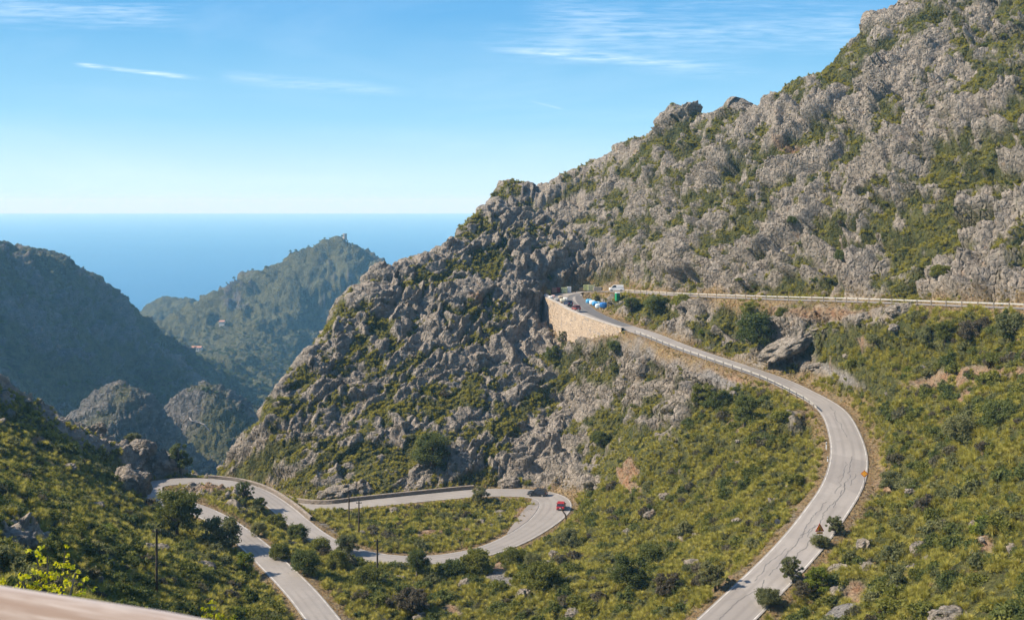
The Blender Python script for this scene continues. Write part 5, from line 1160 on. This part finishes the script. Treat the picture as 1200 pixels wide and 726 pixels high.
def vehicle(name, label, cat, loc, heading, col, L_=4.4, W_=1.82, H_=1.6, kind='suv', lights=True):
    """front towards +x"""
    rt = empty(name, loc, heading); tag(rt, label, cat); M = paint(name + '_paint', col)
    hw = W_ / 2; zb = .28; belt = H_ * .60; van = kind == 'van'
    def outline(w, z0, z1, t=.9): return [(-w * .92, z0), (-w, z0 + .18), (-w, z1 - .12), (-w * t, z1), (w * t, z1), (w, z1 - .12), (w, z0 + .18), (w * .92, z0)]
    L2 = L_ / 2; nose = belt * (.84 if not van else .95)
    link('body', loft([(-L2, outline(hw * .86, zb + .12, belt * .92)), (-L2 + .12, outline(hw * .97, zb, belt)), (-L2 + .8, outline(hw, zb, belt)), (L2 * .30, outline(hw, zb, belt)), (L2 * .42, outline(hw, zb, belt * .98)), (L2 - .35, outline(hw * .97, zb, nose)), (L2 - .08, outline(hw * .9, zb + .05, nose * .86)), (L2, outline(hw * .82, zb + .14, nose * .7))], M, 'body'), rt)
    x0 = -L2 + .12; x1 = L2 * (.46 if not van else .72); xt0 = -L2 + (.45 if not van else .2); xt1 = L2 * (.08 if not van else .38); top = H_ - .06; gw = hw * .95; tw = hw * .78
    def cab(a, z): return [(-a, belt - .03), (-a, belt), (-a * .98 + 0, belt + .02), (0, belt + .02), (a * .98, belt + .02), (a, belt), (a, belt - .03)]
    bm = bmesh.new(); v = [bm.verts.new(c) for c in ((x0, -gw, belt - .04), (x1, -gw, belt - .04), (x1, gw, belt - .04), (x0, gw, belt - .04), (xt0, -tw, top), (xt1, -tw, top), (xt1, tw, top), (xt0, tw, top))]
    for f in ((0, 1, 5, 4), (1, 2, 6, 5), (2, 3, 7, 6), (3, 0, 4, 7), (4, 5, 6, 7)): bm.faces.new([v[i] for i in f])
    link('glasshouse', bm_mesh('glasshouse', bm, M_GLS), rt)
    bm = bmesh.new(); bbox(bm, (xt0 + xt1) / 2, 0, top + .02, (xt1 - xt0) + .12, tw * 2 + .08, .07, .02); link('roof', bm_mesh('roof', bm, M), rt)
    # pillars, as sloping bars
    for sx, bx, tx in ((-1, x0 + .06, xt0 + .03), (1, x1 - .04, xt1 - .02), (0, (x0 + x1) / 2 - .1, (xt0 + xt1) / 2 - .1)):
        for sy in (-1, 1):
            tb = TB(); tb.tube([(bx, sy * (gw + .01), belt - .05), (tx, sy * (tw + .015), top)], .055 if sx else .035, 4); link('pillar', tb.mesh('pillar', M), rt)
    if van:
        bm = bmesh.new(); bbox(bm, -L2 * .45, 0, (belt + top) / 2, L2 * .95, gw * 1.93, (top - belt) * .96, .05); link('side_panel', bm_mesh('side_panel', bm, M), rt)
    for x in (-L2 * .62, L2 * .64):
        for sy in (-1, 1):
            bm = bmesh.new(); bmesh.ops.create_cone(bm, segments=18, radius1=.34, radius2=.34, depth=.22, cap_ends=True, matrix=Matrix.Rotation(math.pi / 2, 4, 'X')); wh = link('wheel', bm_mesh('wheel', bm, M_TYRE), rt); wh.location = (x, sy * (hw - .09), .34)
            bm = bmesh.new(); bmesh.ops.create_cone(bm, segments=14, radius1=.21, radius2=.21, depth=.24, cap_ends=True, matrix=Matrix.Rotation(math.pi / 2, 4, 'X')); link('rim', bm_mesh('rim', bm, M_RIM), wh)
    for sy in (-1, 1):
        bm = bmesh.new(); bbox(bm, -L2 + .03, sy * hw * .74, belt * .82, .14, .26, .24, .02); link('rear_light', bm_mesh('rear_light', bm, M_LAMPR), rt)
        bm = bmesh.new(); bbox(bm, L2 - .12, sy * hw * .66, nose * .74, .18, .36, .15, .02); link('headlight', bm_mesh('headlight', bm, M_LAMPW), rt)
        bm = bmesh.new(); bbox(bm, x1 - .25, sy * (hw + .08), belt + .08, .14, .2, .14, .02); link('mirror', bm_mesh('mirror', bm, M), rt)
    bm = bmesh.new(); bbox(bm, -L2 - .01, 0, belt * .62, .03, .5, .12); link('number_plate', bm_mesh('number_plate', bm, M_PLATE), rt)
    bm = bmesh.new(); bbox(bm, -L2 - .0, 0, zb + .1, .12, hw * 1.6, .2, .02); link('bumper', bm_mesh('bumper', bm, M_BLK), rt)
    return rt
def road_point(k, px, py):
    """the point of the road surface seen there"""
    i = station(k, px, py); z = RD[k][i, 2]; q = Vector(rayz(px, py, z)); return q, FR[k][0][i]
q, tg = road_point(1, 629.5, 580.5); q.z += .02
vehicle('car', 'dark blue black estate car heading left out of the lower hairpin', 'car', q, math.atan2(.30, -1), (.008, .011, .018), 4.6, 1.86, 1.62)
q, tg = road_point(1, 657.5, 595.5); q.z += .02
vehicle('car', 'red hatchback seen from behind inside the lower hairpin', 'car', q, math.atan2(1, .12), (.42, .02, .03), 3.9, 1.78, 1.55)
q, tg = road_point(0, 722.5, 341.2); q.z += .03
vehicle('van', 'white van parked on the uppermost road at the hairpin', 'van', q, math.pi - .1, (.75, .75, .74), 4.7, 1.85, 1.95, 'van')
q, tg = road_point(0, 675, 363.5); q.z += .03
vehicle('car', 'dull red car parked at the wall edge of the upper hairpin', 'car', q, math.atan2(1, -.3), (.26, .055, .05), 3.8, 1.7, 1.5)
q, tg = road_point(0, 665.5, 357.5); q.z += .03
vehicle('car', 'small dark blue car parked behind the dull red one', 'car', q, math.atan2(1, -.5), (.03, .045, .09), 3.7, 1.65, 1.45)

# ------------------------------------------------------------------ things at the upper hairpin
M_GREEN = plain('green_plastic', (.02, .22, .10), .45, 0, .1); M_GREYP = plain('grey_plastic', (.45, .46, .46), .5)
q, tg = road_point(0, 723.5, 369); q.z = ground(q.x, q.y); rt = empty('portable_toilet', q, R(-70)); tag(rt, 'green portable toilet beside the road at the upper hairpin', 'toilet')
bm = bmesh.new(); bbox(bm, 0, 0, 1.15, 1.15, 1.15, 2.2, .05); link('cabin', bm_mesh('cabin', bm, M_GREEN), rt)
bm = bmesh.new(); bbox(bm, .58, 0, 1.1, .05, .8, 1.9, .02); link('door', bm_mesh('door', bm, M_GREEN), rt)
bm = bmesh.new(); v = [bm.verts.new(c) for c in ((-.62, -.62, 2.25), (.62, -.62, 2.25), (.62, .62, 2.25), (-.62, .62, 2.25), (-.25, -.5, 2.5), (.25, -.5, 2.5), (.25, .5, 2.5), (-.25, .5, 2.5))]
for f in ((0, 1, 5, 4), (1, 2, 6, 5), (2, 3, 7, 6), (3, 0, 4, 7), (4, 5, 6, 7), (0, 3, 2, 1)): bm.faces.new([v[i] for i in f])
link('roof', bm_mesh('roof', bm, M_GREYP), rt)
bm = bmesh.new(); bbox(bm, 0, 0, .05, 1.25, 1.25, .14, .02); link('skid', bm_mesh('skid', bm, M_BLK), rt)
def crate(px, py, w, d, h, col, label, cat='crate', rz=0.0, nm='site_box'):
    q = hit(px, py); rt = empty(nm, q, rz); tag(rt, label, cat); M = plain(nm + '_paint', col, .7, 0, .15, 1.5)
    bm = bmesh.new(); bbox(bm, 0, 0, h / 2 + .08, w, d, h, .03); link('body', bm_mesh('body', bm, M), rt)
    bm = bmesh.new(); bbox(bm, 0, 0, h + .11, w + .08, d + .08, .08, .02); link('lid', bm_mesh('lid', bm, M_GREYP if col[0] > .5 else M), rt)
    bm = bmesh.new()
    for x in (-w * .35, 0, w * .35): bbox(bm, x, 0, .05, .12, d, .1)
    link('skid', bm_mesh('skid', bm, M_WOODP), rt)
    for x in np.linspace(-w * .4, w * .4, 4):
        bm = bmesh.new(); bbox(bm, x, -d / 2 - .02, h / 2 + .08, .05, .05, h * .95); link('rib', bm_mesh('rib', bm, M), rt)
for a in ((643, 344.5, 1.6, 1.3, 1.2, (.50, .33, .08), 'ochre yellow crate at the far left corner of the upper hairpin'),
          (650, 343, 1.6, 1.3, 1.5, (.50, .22, .14), 'pale orange crate second from the left at the upper hairpin'),
          (654.5, 342.5, 1.3, 1.3, 1.5, (.42, .07, .05), 'red crate between the orange and the pale green ones'),
          (661, 343.3, 1.9, 1.4, 1.7, (.44, .46, .26), 'pale green crate left of the white cabinet'),
          (667.5, 343, 1.3, 1.2, 1.9, (.74, .74, .72), 'white cabinet standing at the edge of the upper hairpin'),
          (681, 340.5, 1.7, 1.2, 1.0, (.32, .22, .12), 'low brown crate under the rock face at the upper hairpin'),
          (686.5, 340.3, 1.9, 1.4, 1.7, (.46, .48, .22), 'yellow green bin left of two under the rock face'),
          (693, 340.3, 2.2, 1.4, 1.6, (.42, .44, .26), 'wider olive bin right of the yellow green one'),
          (700, 340.3, 2.6, 1.4, 1.0, (.36, .32, .26), 'low beige box at the right end of the bins')):
    crate(*a)
def sack(px, py, s_, col, label, seed, k=0, nm='big_bag'):
    q = hit(px, py + s_ * 1.2); bm = bmesh.new(); bmesh.ops.create_icosphere(bm, subdivisions=3, radius=1); v = np.array([p.co[:] for p in bm.verts], np.float32); v = np.sign(v) * np.abs(v) ** .6; e = fbm(v * 1.6 + seed * 7, 3, seed)
    v = v * (1 + .22 * e)[:, None] * np.array([s_, s_ * .8, s_ * .75])
    for p_, c in zip(bm.verts, v): p_.co = c
    o = link(nm, bm_mesh(nm, bm, plain(nm + '_fabric', col, .7, 0, .25, 2, .03, 4), True)); o.location = q + Vector((0, 0, s_ * .6)); tag(o, label, 'bag')
for k, a in enumerate(((690, 354, .95, (.10, .38, .62), 'light blue bag at the left end of the row inside the hairpin'), (694, 355.3, .95, (.62, .70, .74), 'whitish bag second from the left inside the hairpin'), (697.5, 356.6, .9, (.06, .30, .60), 'deep blue bag in the middle of the row inside the hairpin'),
     (702, 359.5, 1.0, (.55, .68, .76), 'pale blue white bag nearest the road inside the hairpin'), (708.5, 358.7, 1.15, (.03, .16, .42), 'dark blue bag at the right end of the row'), (700, 355.8, .7, (.30, .50, .65), 'greyish blue bag tucked behind the others'))): sack(*a, k + 60)
rg = np.random.default_rng(41)
for k, (px, py, s_, c) in enumerate(((641, 348, .7, 'white'), (645, 349.5, .8, 'white'), (649, 348, .7, 'pinkish'), (653, 352, .8, 'grey'), (657, 349, .7, 'tan'), (660, 353, .9, 'pale'), (657, 356, .7, 'brown'), (663, 351.5, .8, 'white'), (668, 358, .7, 'pale'))):
    colr = {'white': (.7, .68, .64), 'pinkish': (.6, .42, .38), 'grey': (.3, .3, .3), 'tan': (.45, .36, .25), 'pale': (.55, .52, .40), 'brown': (.25, .16, .1)}[c]
    pl = ['at the far left edge of the hairpin platform', 'second from the left on the hairpin platform', 'behind the left end of the tan wall', 'just inside the tan wall corner', 'in the middle of the rubble on the platform', 'behind the dark blue car', 'left of the dark blue car by the wall', 'in front of the white cabinet', 'between the two parked cars'][k]
    sack(px, py, s_, colr, '%s heap of rubble %s' % (c, pl), 80 + k, 0, 'rubble_heap')

# ------------------------------------------------------------------ signs and marker posts
M_SIGNR = plain('sign_red', (.55, .05, .03), .4, 0, .05); M_SIGNY = plain('sign_yellow', (.75, .34, .03), .4, 0, .05); M_SIGNB = plain('sign_back', (.10, .11, .12), .5); M_WHITE = plain('white_enamel', (.78, .78, .76), .4, 0, .05); M_STEEL = plain('galvanised_post', (.35, .34, .33), .5, .5); M_RUST = plain('sign_rust', (.45, .17, .05), .7)
def post(rt, H, r=.04, mat=None): 
    tb = TB(); tb.tube([(0, 0, -.4), (0, 0, H)], r, 6); link('post', tb.mesh('post', mat or M_STEEL), rt)
def prism(pts, y0, y1, mat, name):
    bm = bmesh.new(); a = [bm.verts.new((x, y0, z)) for x, z in pts]; b_ = [bm.verts.new((x, y1, z)) for x, z in pts]; bm.faces.new(a); bm.faces.new(list(reversed(b_)))
    for i in range(len(pts)): bm.faces.new((a[i], a[(i + 1) % len(pts)], b_[(i + 1) % len(pts)], b_[i]))
    return bm_mesh(name, bm, mat)
q, _ = road_point(0, 968, 634); i_ = station(0, 958, 630)
q = Vector(rayz(960.5, 637, RD[0][i_, 2] - .1)); rt = empty('warning_sign', q, R(8)); tag(rt, 'triangular red and orange warning sign by the small airy tree', 'road sign'); post(rt, 2.5)
tri = lambda s, zc: [(-s, zc - s * .58), (s, zc - s * .58), (0, zc + s * 1.15)]
link('panel', prism(tri(.62, 2.0), -.05, -.02, M_SIGNR, 'panel'), rt); link('face', prism(tri(.40, 2.0), -.07, -.055, M_SIGNY, 'face'), rt)
bm = bmesh.new(); bbox(bm, 0, -.08, 1.95, .09, .015, .34); bbox(bm, 0, -.08, 1.80, .22, .014, .07); link('symbol', bm_mesh('symbol', bm, M_BLK), rt)
bm = bmesh.new(); bbox(bm, 0, -.045, 1.46, .8, .03, .24); link('lower_panel', bm_mesh('lower_panel', bm, M_SIGNY), rt)
q = Vector(rayz(1013, 569.5, RD[0][station(0, 1000, 569), 2])); q.z = ground(q.x, q.y); rt = empty('warning_sign', q, R(-12)); tag(rt, 'rusty orange warning sign at the right verge farther up the bend', 'road sign'); post(rt, 2.6)
link('panel', prism([(-.55, 2.1), (0, 1.55), (.55, 2.1), (0, 2.65)], -.05, -.02, M_RUST, 'panel'), rt); link('face', prism([(-.38, 2.1), (0, 1.72), (.38, 2.1), (0, 2.48)], -.07, -.055, M_SIGNY, 'face'), rt)
q = Vector(rayz(911, 617, RD[0][station(0, 925, 621), 2] - .2)); q.z = ground(q.x, q.y); rt = empty('road_sign', q, R(170)); tag(rt, 'small round sign seen from behind on the left verge', 'road sign'); post(rt, 1.3)
link('disc', prism([(.38 * math.cos(a), 1.1 + .38 * math.sin(a)) for a in np.linspace(0, 2 * math.pi, 20, endpoint=False)], -.03, .0, M_SIGNB, 'disc'), rt)
def marker(px, py, label, H=1.25):
    i = station(0, px + 8, py); q = Vector(rayz(px, py, RD[0][i, 2] - .05)); q.z = ground(q.x, q.y); rt = empty('marker_post', q); tag(rt, label, 'marker post')
    bm = bmesh.new(); bbox(bm, 0, 0, H / 2, .16, .12, H, .02); link('post', bm_mesh('post', bm, M_WHITE), rt); bm = bmesh.new(); bbox(bm, 0, -.01, H * .8, .17, .13, .18); link('band', bm_mesh('band', bm, M_BLK), rt)
marker(968.5, 524, 'white marker post on the left verge below the rail end'); marker(970, 540, 'low marker post farther down the left verge', .8)

# ------------------------------------------------------------------ the wooden fence in front of the camera, and the terrace it stands on
m, t, b, o_ = newmat('weathered_timber'); b.inputs['Roughness'].default_value = .6; tc_ = t.nodes.new('ShaderNodeTexCoord').outputs['Object']
gr = tnoise(t, tmap(t, tc_, (1.6, 16, 16)), 1.6, 6, .65, .8); c_ = mixc_(t, smooth(t, gr, .38, .62), (.36, .25, .18), (.64, .53, .44)); c_ = mixc_(t, smooth(t, tnoise(t, tmap(t, tc_, (.7, 9, 9)), 1.3, 4), .56, .66), c_, (.62, .50, .42)); t.links.new(c_, b.inputs['Base Color']); t.links.new(bump(t, gr, .004), b.inputs['Normal']); M_TIMB = m
A_ = Vector(ray(0, 747, 1.32)); B_ = Vector(ray(240, 789, 1.32)); dr = (B_ - A_).normalized()
fence = empty('wooden_fence', A_ - Vector((0, 0, 1.1))); tag(fence, 'round weathered wooden fence rail at the bottom left corner', 'fence')
tb = TB(); Lr = 4.6; pts = [Vector((t_, 0, 0)) for t_ in np.linspace(0, Lr, 24)]; tb.tube(pts, [.062 + .003 * math.sin(i * 1.7) for i in range(24)], 20)
ra = link('rail', tb.mesh('rail', M_TIMB), fence); ra.location = A_ - dr * 2.2 - fence.location; ra.rotation_euler = dr.to_track_quat('X', 'Z').to_euler()
tb = TB(); tb.tube(pts, .055, 14); r2 = link('rail', tb.mesh('rail', M_TIMB), fence); r2.location = A_ - dr * 2.2 - Vector((0, 0, .55)) - fence.location; r2.rotation_euler = dr.to_track_quat('X', 'Z').to_euler()
for a in (-2.0, -.9, 1.1, 2.2):
    tb = TB(); c_ = A_ + dr * a; tb.tube([(0, .09, -1.15), (0, .09, -.06)], .06, 10); o = link('post', tb.mesh('post', M_TIMB), fence); o.location = c_ - fence.location
bm = bmesh.new(); bbox(bm, 0, -2.2, -2.1, 16, 8, .6, .05); te = link('terrace', bm_mesh('terrace', bm, plain('terrace_gravel', (.33, .29, .24), .9, 0, .3, 6, .02, 30))); te['kind'] = 'structure'
# flowering sapling beyond the rail
def sprig(px0, py_base, py_top, d, label, spread, seed, w=.55):
    g = ray(px0, py_base, d); H = (py_base - py_top) / F * d; rt = empty('flowering_bush', (g[0], g[1], g[2] - .2)); tag(rt, label, 'bush'); rg = np.random.default_rng(seed); tb = TB(); bl = []
    for k in range(13):
        a = rg.uniform(-1, 1); e = (a * spread, rg.uniform(-.4, .4) * spread, H * rg.uniform(.62, 1.05) * (1 - .3 * abs(a))); mid = (e[0] * .4, e[1] * .4, e[2] * .55)
        tb.tube([(0, 0, -.1), mid, e], [.03, .02, .008], 5)
        for j in range(20):
            f = rg.uniform(.45, 1.03); c = (mid[0] + (e[0] - mid[0]) * (f - .45) * 1.8 + rg.normal(0, .09), mid[1] + rg.normal(0, .09), mid[2] + (e[2] - mid[2]) * (f - .45) * 1.8 + rg.normal(0, .05)); bl.append((c, (.045, .045, .022)))
    V, Q, T = leaf_cloud(rg, bl, 10, .022); link('stems', tb.mesh('stems', M_BARK), rt); link('flowers', pymesh('flowers', V, Q, M_LEAF['yellow'], T), rt)
sprig(62, 800, 604, 11.5, 'bright yellow green flowering bush just beyond the wooden rail', .42, 3)
sprig(246, 790, 696, 13, 'small yellow flowering bush right of the larger one beyond the rail', .30, 4)
sprig(150, 800, 703, 12, 'tip of a yellow flowering bush peeping over the rail', .22, 9)
print('all built', len(bpy.data.objects))

# ------------------------------------------------------------------ haze
hb = bmesh.new(); bbox(hb, 0, 13150, -92, 60000, 26700, 400)
m = bpy.data.materials.new('haze'); m.use_nodes = True; t = m.node_tree
for n in list(t.nodes): t.nodes.remove(n)
o_ = t.nodes.new('ShaderNodeOutputMaterial'); pv = t.nodes.new('ShaderNodeVolumePrincipled')
pv.inputs['Color'].default_value = (.30, .66, 1.0, 1); pv.inputs['Density'].default_value = HAZE; pv.inputs['Absorption Color'].default_value = (1, 1, 1, 1); pv.inputs['Anisotropy'].default_value = 0.0
t.links.new(pv.outputs[0], o_.inputs['Volume'])
hz = link('haze', bm_mesh('haze', hb, m)); tag(hz, kind='stuff')
